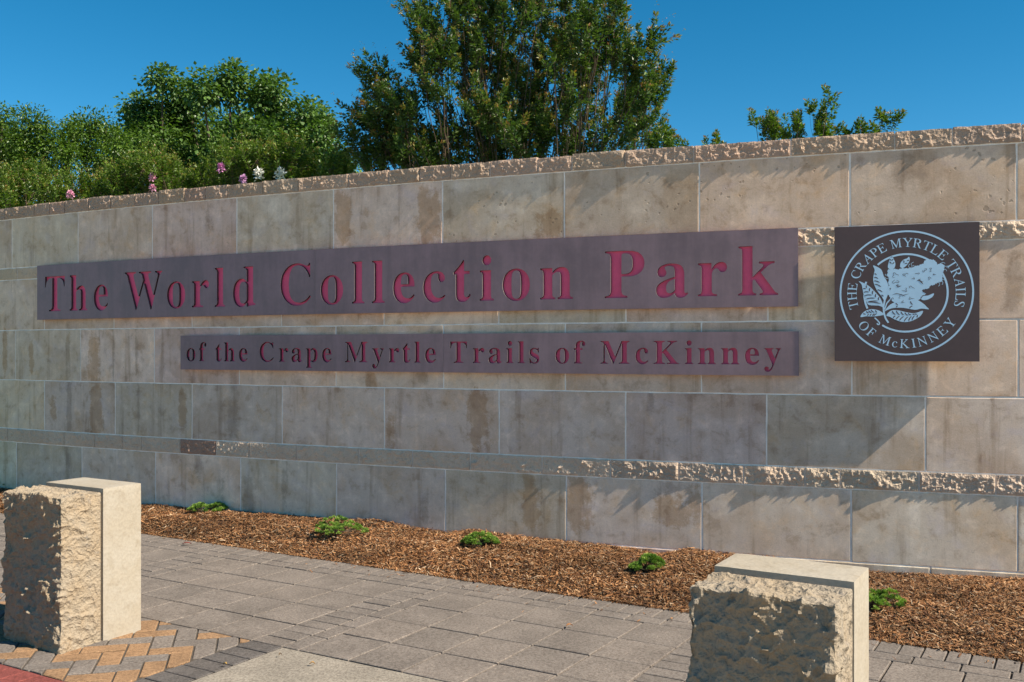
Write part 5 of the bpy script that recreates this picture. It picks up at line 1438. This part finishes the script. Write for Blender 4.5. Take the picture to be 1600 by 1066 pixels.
# ---------------------------------------------------------------- low junipers in the mulch
NEEDLE = np.array([(0.15, 0.26, 0.04), (0.20, 0.32, 0.05), (0.09, 0.17, 0.03), (0.28, 0.38, 0.08)])
def juniper(x, y, w, h, seed, label, lean=0.0):
    r = np.random.default_rng(seed)
    P = np.array([x, y])
    # height of the mulch under the plant
    v2 = P - wc; s = WR * math.atan2(v2 @ wt, v2 @ wn_); d = np.linalg.norm(v2) - WR
    z = float(bed_z(np.array([s]), np.array([d / bed_edge(np.array([s]))[0]]))[0])
    root = empty("juniper_plant", (x, y, z), label, "plant", "low junipers in the mulch")
    bp = np.array([x, y, z - 0.01])
    n = 95
    th = r.uniform(0, 2 * np.pi, n); rr = np.sqrt(r.random(n)) * w / 2
    hump = np.clip(fbm(np.stack([np.cos(th) * rr * 9, np.sin(th) * rr * 9, np.full(n, seed)], 1), 2, seed), -0.6, 0.6)
    tips = bp + np.stack([np.cos(th) * rr * 1.15 + lean * rr, np.sin(th) * rr * 0.8, h * (1 - 0.75 * (rr / (w / 2)) ** 2) * (0.75 + 0.5 * hump) + 0.012], 1)
    st = []
    for i in range(n):
        st.append(branch(bp + r.normal(0, 0.008, 3), tips[i], 0.003, 0.0012, r, 0.2, 4, 3)[0])
    V, F = join(st)
    obj("stems", V, F, M['bark_dark'], root, kind="stuff")
    per = 120
    k = np.repeat(np.arange(n), per)
    g = r.normal(0, 1, (len(k), 3)); g /= np.linalg.norm(g, axis=1)[:, None]
    g[:, 2] = np.abs(g[:, 2]) * 1.1 - 0.25
    C = tips[k] + g * (0.017 * r.random(len(k)) ** 0.5)[:, None]
    ls = 0.015 * r.uniform(0.6, 1.3, len(k))
    V, F = leaf_quads(C, g + np.array([0, 0, 0.35]), ls, ls * 0.30, r, 0.05)
    c = NEEDLE[r.integers(0, 4, n)][k] * r.uniform(0.7, 1.3, (len(k), 1))
    obj("foliage", V, F, M['needle'], root, attrs={"col": np.repeat(c, 4, 0)}, kind="stuff")
juniper(-6.52, 12.55, 0.45, 0.15, 1, "low green juniper peeking out behind the left bollard")
juniper(-3.30, 10.55, 0.36, 0.11, 2, "small juniper nearest the left bollard")
juniper(-1.72, 9.40, 0.46, 0.15, 3, "widest juniper, trailing to the right, second from the left bollard", 0.35)
juniper(-0.28, 8.75, 0.29, 0.10, 4, "juniper in mid mulch, left of the roundest one")
juniper(1.10, 7.92, 0.25, 0.13, 6, "roundest juniper, just left of the right bollard")
juniper(2.60, 6.93, 0.34, 0.15, 8, "juniper half hidden by the right bollard")

# ---------------------------------------------------------------- dry leaves on the paving
def dry_leaf(x, y, sz, rot, colr, label, seed):
    r = np.random.default_rng(seed)
    d = FPX * EYE / (y - 546); c = np.array([(x - 800) / FPX * d, d, 0.006])
    n = 6; t = np.linspace(0, 1, n)
    w = np.sin(np.pi * t ** 0.8) * 0.28 * sz
    z = 0.012 * np.sin(np.pi * t) + 0.004
    L_ = np.stack([(t - 0.5) * sz, w, z + 0.006], 1); Mx = np.stack([(t - 0.5) * sz, 0 * w, z], 1); R_ = np.stack([(t - 0.5) * sz, -w, z + 0.006], 1)
    V = np.concatenate([L_, Mx, R_])
    ca, sa = math.cos(rot), math.sin(rot)
    V = np.stack([V[:, 0] * ca - V[:, 1] * sa, V[:, 0] * sa + V[:, 1] * ca, V[:, 2]], 1) + c
    i = np.arange(n - 1)
    F = np.concatenate([np.stack([i, i + n, i + n + 1, i + 1], 1), np.stack([i + n, i + 2 * n, i + 2 * n + 1, i + n + 1], 1)])
    o = obj("dry_leaf", V, F, M['chips'], None, attrs={"col": np.tile(np.array(colr), (len(V), 1))})
    tag(o, label, "leaf", "dry leaves on the paving")
dry_leaf(890, 981, 0.05, 0.3, (0.28, 0.12, 0.04), "brown dry leaf lying on the large grey pavers", 1)
dry_leaf(488, 1041, 0.035, 0.1, (0.38, 0.22, 0.08), "larger tan dry leaf on the pale concrete corner", 2)
dry_leaf(438, 1027, 0.022, 0.8, (0.10, 0.06, 0.03), "small dark dry leaf on the concrete near its corner", 3)
dry_leaf(352, 1042, 0.03, -0.4, (0.42, 0.26, 0.07), "yellowish dry leaf on the charcoal edging beside the concrete", 4)
dry_leaf(292, 852, 0.09, 0.1, (0.16, 0.04, 0.03), "dark red dry leaf near the left bollard on the pavers", 5)
